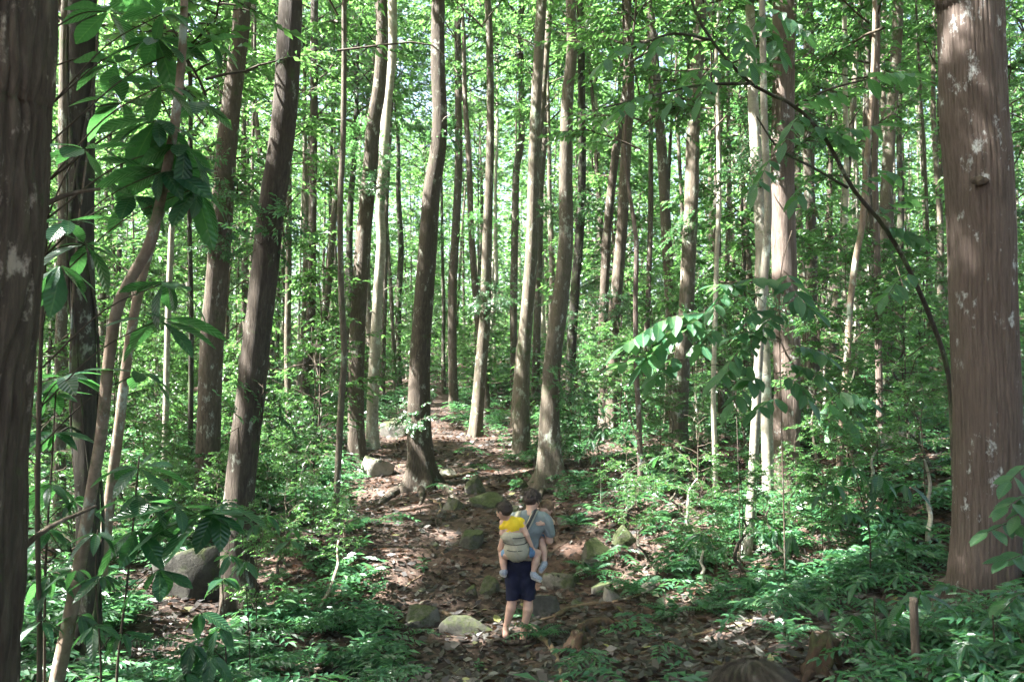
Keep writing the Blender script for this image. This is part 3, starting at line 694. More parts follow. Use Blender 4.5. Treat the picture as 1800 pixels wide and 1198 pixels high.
for i, t in enumerate(TREES):
    d = t['d']
    r = np.random.default_rng(900 + i)
    wy = np.array([a for a, b in t['w']]); ww = np.array([b for a, b in t['w']])
    pts = []; rad = []
    for k, (px, py) in enumerate(t['pts']):
        p = P(px, py, d)
        pts.append(p); rad.append(np.interp(py, wy, ww) / F * d / 2 * 0.94)
    pts = pts[::-1]; rad = rad[::-1]                       # foot first
    if t['foot'] is None:
        dirv = unit(pts[0] - pts[min(2, len(pts) - 1)])
        q = pts[0]; g = gz1(q[0], q[1])
        if q[2] > g:
            kx = (q[2] - g) / max(0.3, -dirv[2])
            p2 = q + dirv * kx; p2[2] = gz1(p2[0], p2[1])
            pts.insert(0, p2); rad.insert(0, rad[0] * 1.12)
    base = pts[0].copy(); base[2] = gz1(base[0], base[1])
    sub = base.copy(); sub[2] -= 0.35
    pts[0] = base
    pts.insert(0, sub); rad.insert(0, rad[0] * 1.05)
    thin = rad[1] < 0.085
    H = r.uniform(9.5, 12) if thin else r.uniform(15.5, 19.5)
    top = pts[-1]; lean = unit(pts[-1] - pts[-3]); lean[2] = max(lean[2], 0.94); lean = unit(lean * [0.3, 0.3, 1])
    rest = base[2] + H - top[2]
    if rest > 0.5:
        for f in (0.25, 0.5, 0.75, 1.0):
            pts.append(top + lean * rest * f + np.array([r.normal(0, .12), r.normal(0, .12), 0])); rad.append(rad[-1] * 0.80 if f < 1 else 0.03)
    n = 260 if t.get('rough') in ('furrow', 'plate') else 110
    pr = catmull(np.column_stack([np.array(pts), np.array(rad)]), n)
    if t.get('rough') in ('furrow', 'plate'):
        hmax = 7.0
        L_ = np.concatenate([[0], np.cumsum(np.linalg.norm(np.diff(np.array(pts), axis=0), axis=1))])
        pr2 = catmull(np.column_stack([np.array(pts), np.array(rad)]), 1200)
        keep = np.concatenate([np.arange(0, 520, 3), np.arange(520, 1200, 16), [1199]])
        pr = pr2[keep]
    seg = t.get('seg', 14 if thin else 28)
    root = empty('slender_tree' if thin else 'forest_tree', base, t['label'], 'tree', 'trees near the path')
    fl = t.get('flare', 0.12 if thin else 0.35)
    v, T_, Q_ = tube(pr[:, :3] - base, np.maximum(pr[:, 3], 0.012), seg, rough_shape(t.get('rough', 'n'), 40 + i, fl))
    link('trunk', make_mesh('trunk', v, T_, Q_, True, [M[t['bark']]]), root)
    tp = pr[-1, :3]
    if thin:
        fo = MID[i % len(MID)]; s = r.uniform(0.95, 1.25)
        put_crown(root, fo, tp - base - np.array([0, 0, 4.2 * s]), (s, s), r.uniform(0, 6.28))
    else:
        crown_for(root, base, tp, H, i)
    if not thin and t['d'] < 26:
        vis = np.nonzero((pr[:, 2] - base[2] > 1.2) & (pr[:, 2] - base[2] < 8))[0]
        for q in range(int(r.integers(3, 6))):                      # dead branch stubs
            k = int(r.choice(vis)); az = r.uniform(0, 6.28); L_ = r.uniform(.08, .45)
            dv = np.array([math.cos(az), math.sin(az), r.uniform(.1, .8)])
            a_ = pr[k, :3] - base; st = a_ + dv * pr[k, 3] * .7
            qq = catmull(np.array([st, st + dv * L_ * .5 + [0, 0, .03], st + dv * L_ + r.normal(0, .04, 3)]), 7)
            v, T_, Q_ = tube(qq, np.linspace(.016, .007, 7) * r.uniform(.7, 1.4), 6)
            link('branch_stub', make_mesh('branch_stub', v, T_, Q_, True, [M[t['bark']]]), root)
        for q in range(int(r.integers(1, 4)) if t['d'] > 9 else 0):   # leafy sprigs growing from the trunk
            k = int(r.choice(vis)); az = r.uniform(0, 6.28)
            a_ = pr[k, :3] - base + np.array([math.cos(az), math.sin(az), 0]) * pr[k, 3]
            put_crown(root, SHRUB[int(r.integers(len(SHRUB)))], a_ - [0, 0, .1], (r.uniform(.45, .8), r.uniform(.4, .7)), r.uniform(0, 6.28), (1.0 * math.sin(az) * -1, 1.0 * math.cos(az)), 'foliage', axis=True)
    placed.append((base[0], base[1]))
    t['root'] = root; t['base'] = base; t['path'] = pr

# vines on the dark mossy trunk
tv = TREES[1]; pv = tv['path']
for q in range(4):
    k = np.arange(3, 62, 2); ph = q * 1.7; zz_ = pv[k, 2]
    an = ph + (0.55 + .25 * q) * (zz_ - zz_[0]) * (1 if q % 2 else -1)
    pts = pv[k, :3] - tv['base'] + np.stack([np.cos(an), np.sin(an), 0 * an], 1) * (pv[k, 3] * 1.08 + .012)[:, None]
    v, T_, Q_ = tube(catmull(pts, 70), np.full(70, .009 + .003 * q), 6)
    link('vine', make_mesh('vine', v, T_, Q_, True, [M['bark_tan' if q == 1 else 'bark_dark']]), tv['root'])

# surface roots that belong to a tree
def root_run(parent, path_px, w0, w1, name='root', mat='root', lift=0.3, d_hint=None):
    pts = np.array([G(*p) for p in path_px]); 
    pr = catmull(pts, 26)
    rr = np.linspace(w0, w1, 26) * (1 + 0.18 * np.random.default_rng(len(path_px) * 7 + int(path_px[0][0])).normal(0, 1, 26).cumsum() / 5)
    rr = np.clip(rr, min(w0, w1) * 0.6, max(w0, w1) * 1.4)
    pr[:, 2] = gz(pr[:, 0], pr[:, 1]) + rr * lift
    off = np.array(parent.location) if parent is not None else pts[0]
    v, T_, Q_ = tube(pr - off, rr, 9, rough_shape('n', int(path_px[0][0]), 0))
    o = link(name, make_mesh(name, v, T_, Q_, True, [M[mat]]), parent, (0, 0, 0) if parent is not None else pts[0])
    return o
cen = next(t for t in TREES if t['label'].startswith('swaying'))['root']
root_run(cen, [(728,852),(706,862),(684,874),(660,891)], 0.13, 0.035, mat='bark_brown')
root_run(cen, [(750,852),(772,858),(792,868),(806,884)], 0.10, 0.03, mat='bark_brown')
root_run(cen, [(752,846),(776,842),(805,838),(832,831)], 0.085, 0.03, mat='root')
root_run(cen, [(738,858),(742,872),(738,888)], 0.09, 0.03, mat='bark_brown')
brd = next(t for t in TREES if t['label'].startswith('broad-based'))['root']
root_run(brd, [(978,852),(1000,858),(1030,868)], 0.16, 0.04, mat='bark_grey')
root_run(brd, [(962,856),(952,866),(948,880)], 0.12, 0.04, mat='bark_grey')
but = next(t for t in TREES if t['label'].startswith('large brown tree'))['root']
root_run(but, [(432,1090),(455,1096),(490,1106)], 0.17, 0.04, mat='bark_brown')
root_run(but, [(415,1095),(402,1115),(398,1150)], 0.14, 0.04, mat='bark_brown')
big = next(t for t in TREES if t['label'].startswith('big straight'))['root']
root_run(big, [(1700,1050),(1672,1062),(1640,1085)], 0.20, 0.05, mat='bark_red')
root_run(big, [(1745,1055),(1780,1075),(1815,1100)], 0.20, 0.05, mat='bark_red')
KNOT = big

# ------------------------------------------------------------------ background trees
named = sorted([(float(np.interp(560, [p[1] for p in t['pts']], [p[0] for p in t['pts']])), nm) for t, nm in zip(TREES, [
    'left edge trunk', 'mossy vine-wrapped trunk', 'crooked tan trunk', None, 'leaning brown trunk', 'buttressed left tree', 'thin grey-green stem', 'dark curving trunk', None,
    'root-spreading centre tree', None, 'sunlit-middle trunk', None, None, 'broad-based tree', None, None, 'crossing brown trunks', None, None, 'sturdy grey-brown trunk', 'thin whitish stem', None,
    'pale twin trunks', 'stout reddish trunk', 'crooked sunlit stem', 'thin reddish stem', None, None, 'big right trunk'] + [None] * 20) if nm])
REG = []           # (object, adjectives, noun, place words, photo column): labels are written at the end
def between(px):
    if px < 0: return 'at the left margin'
    if px > 1800: return 'at the right margin'
    l = [n for x, n in named if x <= px]; r_ = [n for x, n in named if x > px]
    if not l: return f'left of {r_[0]}'
    if not r_: return f'right of {l[-1]}'
    return f'between {l[-1]} and {r_[0]}'
protos = []
for k in range(8):
    r = np.random.default_rng(700 + k)
    H = 17.0; n = 9
    zz = np.linspace(-0.5, H, n); sway = r.normal(0, 0.16, (n, 2)).cumsum(0) * 0.55; sway[0] = sway[1] = 0
    rad = np.interp(zz, [-0.5, 0.3, 8, H], [0.21, 0.165, 0.125, 0.03])
    pr = catmull(np.column_stack([sway, zz, rad]), 44)
    v, T_, Q_ = tube(pr[:, :3], pr[:, 3], 12, rough_shape('n', 60 + k, 0.35))
    bk = ['bark_brown', 'bark_grey', 'bark_pale', 'bark_pale', 'bark_brown', 'bark_grey', 'bark_dark', 'bark_pale'][k]
    protos.append((make_mesh('trunk', v, T_, Q_, True, [M[bk]]), pr[-1, :3], bk))
def bg_tree(x, y, i, sc=None, out=False):
    r = np.random.default_rng(8000 + i)
    me, tp, bk = protos[int(r.integers(len(protos)))]
    s = sc or r.uniform(0.85, 1.3)
    wide = 0.30 + 0.85 * r.uniform() ** 1.6
    if bk == 'bark_pale' and wide > 0.5 and y < 36 and not out: me, tp, bk = protos[1]
    base = on_ground(x, y)
    px, py, d = proj(base + np.array([0, 0, 3])) if not out else (0, 0, 0)
    tone = {'bark_brown': 'brown', 'bark_grey': 'grey', 'bark_pale': 'pale', 'bark_dark': 'dark'}[bk]
    if out:
        lb = f'{tone} forest tree whose crown shades the path from outside the picture'; gp = 'trees shading the path from outside the picture'
    else:
        far = 'background' if d < 34 else ('far' if d < 52 else 'farthest')
        lb = None; gp = 'background trees'
    root = empty('background_tree' if not out else 'forest_tree', base, lb, 'tree', gp)
    if not out: REG.append((root, f'{"slim" if wide < 0.6 else "stout"} {tone} {far}', 'tree', between(px), px))
    tr = link('trunk', me, root); tr.rotation_euler = (r.normal(0, .025), r.normal(0, .03), r.uniform(0, 6.28)); tr.scale = (wide, wide, s)
    e = tr.rotation_euler.to_matrix() @ Vector((tp[0] * wide, tp[1] * wide, tp[2] * s))
    fo = CANOPY[int(r.integers(len(CANOPY)))] if out else SPARSE[int(r.integers(len(SPARSE)))]; cs = r.uniform(0.8, 1.1) * (0.75 + 0.3 * min(wide, 1))
    put_crown(root, fo, np.array(e) - np.array([0, 0, 6.2 * cs]), (cs, cs), r.uniform(0, 6.28), (r.uniform(-.1, .1), r.uniform(-.1, .1)))
    placed.append((x, y))
    return root
def free(x, y, dmin):
    a = np.array(placed)
    return ((a[:, 0] - x) ** 2 + (a[:, 1] - y) ** 2).min() > dmin ** 2
cnt = 0; r = np.random.default_rng(77)
for tries in range(9000):
    if cnt >= 290: break
    d = 19.5 + 58 * r.uniform() ** 1.0; px = r.uniform(-140, 1940)
    x = (px - 900) / F * d; y = d
    if off_path(np.array(x), np.array(y)) < 0.8: continue
    if not free(x, y, 1.25 if d < 45 else 1.8) or blocks_sun(x, y): continue
    bg_tree(x, y, cnt); cnt += 1
# trees outside the frame: to the left (towards the sun), above and behind the photographer, and to the right
cnt2 = 0
for tries in range(4000):
    if cnt2 >= 62: break
    x = r.uniform(-26, 17); y = r.uniform(-9, 26)
    if abs(x) < abs(y) * 0.70 + 1.2 and y > -1: continue
    if x * x + y * y < 3.2 ** 2: continue
    if not free(x, y, 2.9) or blocks_sun(x, y): continue
    bg_tree(x, y, 500 + cnt2, out=True); cnt2 += 1
for tries in range(3000):
    if cnt2 >= 92: break
    x = r.uniform(-17, -4.5); y = r.uniform(-5, 12)
    if abs(x) < abs(y) * 0.70 + 1.2 and y > -1: continue
    if not free(x, y, 1.9) or blocks_sun(x, y): continue
    bg_tree(x, y, 500 + cnt2, out=True); cnt2 += 1

# ------------------------------------------------------------------ understory trees: thin stems with leafy crowns
ustems = []
for k in range(5):
    r = np.random.default_rng(1700 + k)
    zz = np.linspace(-0.3, 5.0, 7); sway = r.normal(0, 0.09, (7, 2)).cumsum(0); sway[:2] = 0
    pr = catmull(np.column_stack([sway, zz, np.linspace(0.042, 0.018, 7)]), 26)
    v, T_, Q_ = tube(pr[:, :3], pr[:, 3], 8, rough_shape('n', 80 + k, 0.1))
    ustems.append((make_mesh('trunk', v, T_, Q_, True, [M[['bark_grey', 'bark_tan', 'bark_dark', 'bark_pale', 'bark_grey'][k]]]), pr[-1, :3]))
def under_tree(x, y, i, h=None, out=False):
    r = np.random.default_rng(12000 + i)
    me, tp = ustems[int(r.integers(len(ustems)))]
    h = h or (r.uniform(0.8, 2.4) if r.uniform() < .5 else r.uniform(3.5, 7.5))
    base = on_ground(x, y)
    px, py, d = proj(base + np.array([0, 0, h]))
    size = 'low' if h < 2.3 else ('middling' if h < 4.3 else 'tall')
    far = 'near' if d < 20 else ('background' if d < 36 else 'far')
    root = empty('understory_tree', base, None, 'tree', 'leafy understory trees')
    REG.append((root, f'{size} {far}', 'understory tree', between(px), px))
    s = h / 5.0
    tr = link('trunk', me, root); tr.scale = (0.7 + 0.3 * s, 0.7 + 0.3 * s, s)
    tr.rotation_euler = (r.normal(0, .04), r.normal(0, .04), r.uniform(0, 6.28))
    e = tr.rotation_euler.to_matrix() @ Vector((tp[0], tp[1], tp[2] * s))
    cs = r.uniform(0.75, 1.25) * (0.7 + 0.12 * h)
    cs = min(cs, 1.35) * ((0.34 if h < 1.05 else 0.62) if h < 3.5 and y < 19 else 1.0)
    fo = MID[int(r.integers(len(MID)))]
    put_crown(root, fo, np.array(e) - np.array([0, 0, 0.55 * h * 0.6]), (cs, cs), r.uniform(0, 6.28), axis=True)
    placed.append((x, y))
r = np.random.default_rng(79); cnt = 0
for tries in range(9000):
    if cnt >= 190: break
    d = 17.5 + 50 * r.uniform() ** 1.05; px = r.uniform(-140, 1940)
    x = (px - 900) / F * d; y = d
    o = float(off_path(np.array(x), np.array(y)))
    if o < 1.5: continue
    if d < 22 and 560 < px < 1130: continue
    if not free(x, y, 1.1): continue
    under_tree(x, y, cnt); cnt += 1

# ------------------------------------------------------------------ shrubs
def shrub(x, y, i, s, out=False):
    r = np.random.default_rng(15000 + i)
    base = on_ground(x, y, -0.03)
    px, py, d = proj(base)
    size = 'low' if s < 0.6 else ('knee-high' if s < 1.0 else 'tall')
    far = 'near' if d < 13 else ('middle-distance' if d < 22 else 'far')
    root = empty('shrub', base, None, 'shrub', 'leafy shrubs')
    REG.append((root, f'{size} {far}', 'leafy shrub', between(px), px))
    put_crown(root, SHRUB[int(r.integers(len(SHRUB)))], (0, 0, 0.05), (s, s * r.uniform(0.7, 1.15)), r.uniform(0, 6.28), name='leaves', axis=True)
r = np.random.default_rng(81); cnt = 0; shr = []
for tries in range(9000):
    if cnt >= 200: break
    d = 8.5 + 34 * r.uniform() ** 1.3; px = r.uniform(-120, 1920)
    x = (px - 900) / F * d; y = d
    o = float(off_path(np.array(x), np.array(y)))
    if o < 0.9 + 0.02 * d: continue
    if d < 16 and 980 < px < 1330: continue
    if d < 12 and 210 < px < 640: continue
    if d < 13 and r.uniform() < 0.55: continue
    if d < 17 and px > 940 and r.uniform() < 0.6: continue
    if shr and ((np.array(shr) - [x, y]) ** 2).sum(1).min() < 0.55 ** 2: continue
    shrub(x, y, cnt, r.uniform(0.4, 0.75) if d < 14 else r.uniform(0.5, 1.5)); shr.append((x, y)); cnt += 1

# loose saplings on the right slope and at the left, taller than the ground plants
for k, (px, py, d, h) in enumerate([(1420,880,11.5,1.6),(1500,820,13.5,2.2),(1600,800,13.0,1.9),(1640,860,11.0,1.3),(1440,760,16.0,2.6),(1580,740,17.5,2.8),(1290,800,15.0,1.5),(1130,790,16.5,1.4),(1220,770,18.0,2.4),
                                    (1050,770,18.5,1.6),(1640,720,18.5,3.4),(1330,740,18.5,2.8),(540,860,15.0,1.3),(480,800,17.5,1.9),(300,790,18.0,2.4),(230,860,14.0,1.7),(90,900,12.0,1.8),(560,780,19.5,1.7),(420,760,20.0,2.6)]):
    q = P(px, py, d); under_tree(q[0], q[1], 700 + k, h)
r = np.random.default_rng(83); cnt = 0
for tries in range(2000):
    if cnt >= 46: break
    d = r.uniform(9, 17); px = r.uniform(1080, 1660) if r.uniform() < .62 else r.uniform(60, 600)
    x = (px - 900) / F * d
    if off_path(np.array(x), np.array(d)) < 0.7 or not free(x, d, 0.6): continue
    if 215 < px < 430 and d < 11.5: continue
    under_tree(x, d, 800 + cnt, r.uniform(.35, 1.0)); cnt += 1

# ------------------------------------------------------------------ small plants of the forest floor
def plant_records(kind, seed):
    r = np.random.default_rng(seed); b = []; d = []; n = []; l = []; stems = []
    if kind == 'seedling':
        h = r.uniform(0.14, 0.34); m = int(r.integers(9, 15))
        lean = r.normal(0, 0.06, 2)
        for k in range(m):
            t = 0.35 + 0.65 * (k / m); az = k * 2.4 + r.uniform(-.3, .3)
            p = np.array([lean[0] * t, lean[1] * t, h * t]); e = r.uniform(-0.35, 0.45)
            b.append(p); d.append([math.cos(az), math.sin(az), e]); n.append([r.normal(0, .2) - e * math.cos(az), r.normal(0, .2) - e * math.sin(az), 1]); l.append(r.uniform(0.09, 0.15))
        stems.append((np.array([[0, 0, -.03], [lean[0] * .5, lean[1] * .5, h * .5], [lean[0], lean[1], h]]), 0.004))
        ratio = 0.40
    elif kind == 'fern':
        for k in range(int(r.integers(6, 9))):
            az = k * 2.4 + r.uniform(-.4, .4); L = r.uniform(0.32, 0.55); el = r.uniform(0.7, 1.15)
            t = np.linspace(0, 1, 13)
            rad = L * (t * math.cos(el) + 0.35 * t ** 2); zz = L * (t * math.sin(el) - 0.62 * t ** 2)
            pts = np.stack([rad * math.cos(az), rad * math.sin(az), zz], 1)
            tg = unit(np.gradient(pts, axis=0)); sd = np.array([-math.sin(az), math.cos(az), 0])
            stems.append((pts[::4], 0.003))
            for i in range(2, 13):
                for s in (-1, 1):
                    b.append(pts[i]); d.append(tg[i] * 0.45 + s * sd + [0, 0, -.1]); n.append(np.cross(tg[i], sd) * (1 if np.cross(tg[i], sd)[2] > 0 else -1) + r.normal(0, .12, 3))
                    l.append(L * 0.24 * math.sin(math.pi * (0.15 + 0.8 * t[i])) + 0.01)
        ratio = 0.30
    else:                                                  # young tree with feathered leaves
        h = r.uniform(0.25, 0.5)
        stems.append((np.array([[0, 0, -.03], [.01, 0, h * .5], [0, .01, h]]), 0.004))
        for k in range(int(r.integers(4, 7))):
            az = k * 2.4 + r.uniform(-.3, .3); L = r.uniform(0.22, 0.36); z0 = h * r.uniform(0.5, 1)
            t = np.linspace(0.2, 1, 5); dv = np.array([math.cos(az), math.sin(az), r.uniform(0, .35)])
            pts = np.array([0, 0, z0]) + np.outer(t * L, dv) - np.outer(t ** 2 * L * .35, [0, 0, 1])
            stems.append((np.vstack([[0, 0, z0], pts[2], pts[-1]]), 0.0025))
            sd = np.array([-math.sin(az), math.cos(az), 0])
            for i in range(5):
                for s in (-1, 1):
                    b.append(pts[i]); d.append(dv * .5 + s * sd + [0, 0, -.25]); n.append(np.array([0, 0, 1]) + r.normal(0, .25, 3)); l.append(r.uniform(0.085, 0.13))
            b.append(pts[-1]); d.append(dv + [0, 0, -.3]); n.append([0, 0, 1]); l.append(0.13)
        ratio = 0.42
    return np.array(b), unit(np.array(d, float)), unit(np.array(n, float)), np.array(l), stems, ratio
PLANTS = []
for kind, cnt_k in (('seedling', 6), ('fern', 3), ('feathered', 4)):
    for k in range(cnt_k):
        b, d_, n_, l_, st, ratio = plant_records(kind, 400 + k + 20 * len(kind))
        lo = leaf_arrays(b, d_, n_, l_, ratio, LEAF4); hi = leaf_arrays(b, d_, n_, l_, ratio, LEAF6 if kind != 'fern' else LEAF4)
        sm = MB()
        for pts, rr in st: sm.add(*tube(catmull(pts, 5), np.linspace(rr, rr * .5, 5), 3, cap=False))
        sv = np.concatenate(sm.V); sq = np.concatenate(sm.Q)
        PLANTS.append(dict(kind=kind, lo=lo, sv=sv, sq=sq, leaves=make_mesh('leaves', hi[0], hi[1], None, False, [M['leaf_ground']]), stem=make_mesh('stem', sv, None, sq, True, [M['twig']])))
r = np.random.default_rng(91)
cand = []
def cover_density(x, y):
    o = off_path(x, y)
    n = 0.5 + 0.5 * vnoise(x * 0.55 + 3, y * 0.55, 21); n2 = 0.5 + 0.5 * vnoise(x * 1.7, y * 1.7, 22)
    e = np.clip(o / 0.9, 0, 1)
    right = (x > 0.5) & (((y > 11.5) & (y < 20)) | (y < 8))
    return e * np.clip(2.6 * (n * 0.5 + n2 * 0.5) - 0.85, 0.05, 1) * np.where(right, 0.62, 1.0) * np.where(x < -1.0, 1.7, 0.85) + 0.015
ds = 4.2 + 30 * r.uniform(size=28000) ** 1.5
pxs = r.uniform(-160, 1960, 28000)
cx_ = (pxs - 900) / F * ds
keep = r.uniform(size=28000) < cover_density(cx_, ds) * 0.75
cx_, cy_ = cx_[keep], ds[keep]
a = np.array(placed)
_pxc = 900 + F * cx_ / cy_
nb_ = ~((_pxc > 235) & (_pxc < 410) & (cy_ < 11.6) & (cy_ > 8.8))
cx_, cy_ = cx_[nb_], cy_[nb_]
far_ok = np.array([((a - [x, y]) ** 2).sum(1).min() > 0.09 for x, y in zip(cx_, cy_)])
cx_, cy_ = cx_[far_ok], cy_[far_ok]
cz_ = gz(cx_, cy_)
order = np.argsort(cy_)
NEAR_N = 300
inside = [i for i in order if 0 < proj((cx_[i], cy_[i], cz_[i] + .1))[0] < 1800 and proj((cx_[i], cy_[i], cz_[i] + .2))[1] < 1190]
near_i = inside[:NEAR_N]; near_set = set(near_i)
KN = {'seedling': 'broad-leaved seedling', 'fern': 'small fern', 'feathered': 'feathery-leaved seedling'}
for i in near_i:
    pl = PLANTS[int(r.choice(len(PLANTS), p=[.1] * 6 + [.045] * 3 + [.06625] * 4))]
    x, y, z = cx_[i], cy_[i], cz_[i]
    px, py, d = proj((x, y, z))
    side = 'left of the path' if px < 800 else 'on the right bank'
    band = 'nearest' if d < 7.5 else ('near' if d < 9 else 'further')
    root = empty('fern' if pl['kind'] == 'fern' else 'seedling', (x, y, z), None, 'fern' if pl['kind'] == 'fern' else 'seedling', 'small plants of the forest floor')
    REG.append((root, band, KN[pl['kind']], between(px), px))
    s = r.uniform(0.45, 0.85) if d < 6.8 else r.uniform(0.6, 1.1); rz = r.uniform(0, 6.28)
    for nm in ('leaves', 'stem'):
        o = link(nm, pl[nm], root); o.scale = (s, s, s); o.rotation_euler = (r.normal(0, .08), r.normal(0, .08), rz)
gc = MB(); gs = MB()
for i in order:
    if i in near_set: continue
    pl = PLANTS[int(r.choice(len(PLANTS), p=[.1] * 6 + [.045] * 3 + [.06625] * 4))]
    if pl['kind'] == 'fern' and cy_[i] > 13: pl = PLANTS[int(r.integers(6))]
    s = r.uniform(0.5, 1.15) * (1 + 0.012 * cy_[i]); rz = r.uniform(0, 6.28); c, sn = math.cos(rz) * s, math.sin(rz) * s
    R3 = np.array([[c, -sn, 0], [sn, c, 0], [0, 0, s]])
    off = np.array([cx_[i], cy_[i], cz_[i]])
    gc.add(pl['lo'][0] @ R3.T + off, pl['lo'][1])
    if cy_[i] < 8: gs.add(pl['sv'] @ R3.T + off, None, pl['sq'])
tag(link('ground_cover', gc.mesh('ground_cover', [M['leaf_ground']], False)), 'mass of small green seedlings and ferns covering the forest floor', 'ground cover', kind='stuff')
tag(link('ground_cover_stems', gs.mesh('ground_cover_stems', [M['twig']])), 'thin stems of the small green ground plants', 'ground cover', kind='stuff')

# ------------------------------------------------------------------ leaf litter
DEAD = (np.array([[0, 0, 0.05], [0.42, 0.5, 0.16], [1, 0, 0.10], [0.5, -0.5, -0.02]]), LEAF4[1])
n = 76000
dd = 3.2 + 27 * r.uniform(size=n) ** 1.35
xx = (r.uniform(-150, 1950, n) - 900) / F * dd
zz = gz(xx, dd) + 0.006 + 0.025 * r.uniform(size=n)
az = r.uniform(0, 6.28, n)
dv = np.stack([np.cos(az), np.sin(az), r.normal(0.0, 0.22, n)], 1)
nv = np.array([0, 0, 1.0]) + r.normal(0, 0.38, (n, 3))
v, f = leaf_arrays(np.stack([xx, dd, zz], 1), dv, nv, 0.05 + 0.115 * r.uniform(size=n) ** 1.4, r.uniform(0.32, 0.62, n), DEAD)
tag(link('leaf_litter', make_mesh('leaf_litter', v, f, None, False, [M['leaf_dead']])), 'brown dead leaves carpeting the forest floor', 'leaf litter', kind='stuff')
dm = []
for k in range(4):
    q = np.array([[0, 0, .02], [.26, -.38, .05 + .03 * k], [.66, -.34, .10], [1, 0, .06 + .03 * (k % 2)], [.66, .34, .04 + .04 * k], [.26, .40, .08], [.33, 0, 0], [.7, 0, .0]])
    dm.append(make_mesh('fallen_leaf', q * [1, [.5, .62, .8, .42][k] / .8, .7], LEAF6[1], None, False, [M['leaf_dead']]))
for k in range(280):
    d = 5.2 + 5.5 * r.uniform(); px = r.uniform(640, 1480)
    x = (px - 900) / F * d
    if off_path(np.array(x), np.array(d)) > 0.3: continue
    o = link('fallen_leaf', dm[k % 4], ground, (x, d, gz1(x, d) + 0.022))
    s = r.uniform(0.08, 0.14); o.scale = (s, s, s); o.rotation_euler = (r.normal(0, .3), r.normal(0, .3), r.uniform(0, 6.28))

# ------------------------------------------------------------------ far wood: nobody could count what stands there
fo_b = []; fo_d = []; fo_n = []; fo_l = []
nc = 6600
cd = 25 + 62 * r.uniform(size=nc) ** 0.8; cpx_ = r.uniform(-200, 2000, nc)
cxx = (cpx_ - 900) / F * cd
ok = off_path(cxx, cd) > 1.5
cd, cxx = cd[ok], cxx[ok]; nc = len(cd)
ch = gz(cxx, cd) + np.where(r.uniform(size=nc) < 0.45, r.uniform(0.1, 2.2, nc), r.uniform(3.5, 14, nc))
for k in range(nc):
    m = 26
    rr = r.normal(0, 0.55, (m, 3)) * [1, 1, 0.6]
    fo_b.append(np.array([cxx[k], cd[k], ch[k]]) + rr); a2 = r.uniform(0, 6.28, m)
    fo_d.append(np.stack([np.cos(a2), np.sin(a2), r.normal(-.2, .3, m)], 1)); fo_n.append(np.array([0, 0, 1.0]) + r.normal(0, 1.1, (m, 3))); fo_l.append(r.uniform(.15, .28, m) * (1 + (cd[k] - 30) / 90))
v, f = leaf_arrays(np.concatenate(fo_b), np.concatenate(fo_d), np.concatenate(fo_n), np.concatenate(fo_l), 0.5)
tag(link('far_thicket', make_mesh('far_thicket', v, f, None, False, [M['leaf_canopy']])), 'bright green leafy thicket filling the distance between the far trunks', 'thicket', kind='stuff')
fo_b = []; fo_d = []; fo_n = []; fo_l = []
for k in range(2300):
    d = r.uniform(78, 125); x = (r.uniform(-500, 2300) - 900) / F * d
    z = gz1(x, d) + r.uniform(0, 1) ** 1.2 * 24
    m = 18; rr = r.normal(0, 1.3, (m, 3)) * [1, 1, 0.6]; a2 = r.uniform(0, 6.28, m)
    fo_b.append(np.array([x, d, z]) + rr)
    fo_d.append(np.stack([np.cos(a2), np.sin(a2), r.normal(-.2, .3, m)], 1)); fo_n.append(np.array([0, 0, 1.0]) + r.normal(0, 1.1, (m, 3))); fo_l.append(r.uniform(.5, .9, m))
v, f = leaf_arrays(np.concatenate(fo_b), np.concatenate(fo_d), np.concatenate(fo_n), np.concatenate(fo_l), 0.6)
tag(link('far_wood', make_mesh('far_wood', v, f, None, False, [M['leaf_canopy']])), 'farthest green foliage of the wood closing the view', 'woodland', kind='stuff')

# ------------------------------------------------------------------ rocks
import bmesh
_bm = bmesh.new(); bmesh.ops.create_icosphere(_bm, subdivisions=4, radius=1.0)
ICO_V = np.array([v.co[:] for v in _bm.verts]); ICO_F = np.array([[v.index for v in f.verts] for f in _bm.faces]); _bm.free()
def rock(px, py, w, h, mat, label, seed, deep=0.8, tilt=0.0, name='boulder', sink=0.5, rz=None):
    r = np.random.default_rng(seed)
    p = G(px, py); d = proj(p)[2]
    W = w * .95 / F * d / 2; Hh = h * .85 / F * d / (2 * (1 - sink)); D = W * deep
    V = ICO_V.copy()
    for k in range(10):
        nn = unit(r.normal(0, 1, 3)) if k else unit(np.array([r.normal(0, .18), r.normal(0, .18) - .1, 1.0]))
        c = r.uniform(0.5, 0.85) if k else r.uniform(.30, .45)
        s = V @ nn; V = V - np.outer(np.maximum(s - c, 0) * 0.97, nn)
    V = V * (1 + 0.05 * vnoise(V[:, 0] * 3 + 5, V[:, 1] * 3 + V[:, 2] * 2, seed)[:, None] + 0.022 * vnoise(V[:, 0] * 9, V[:, 2] * 9 + V[:, 1] * 5, seed + 1)[:, None])
    V = V / [np.abs(V[:, 0]).max(), np.abs(V[:, 1]).max(), V[:, 2].max()] * [W, D, Hh]; V[:, 2] = np.maximum(V[:, 2], -Hh * .9)
    c, s = math.cos(tilt), math.sin(tilt)
    V = V @ np.array([[c, 0, -s], [0, 1, 0], [s, 0, c]])
    loc = p + np.array([0, D * 0.75, 0]); loc[2] = p[2] + Hh * (1 - 2 * sink) * 0.9 - 0.02
    o = link(name, make_mesh(name, V, ICO_F, None, True, [M[mat]]), None, loc)
    return tag(o, label, 'rock', 'rocks along the path')
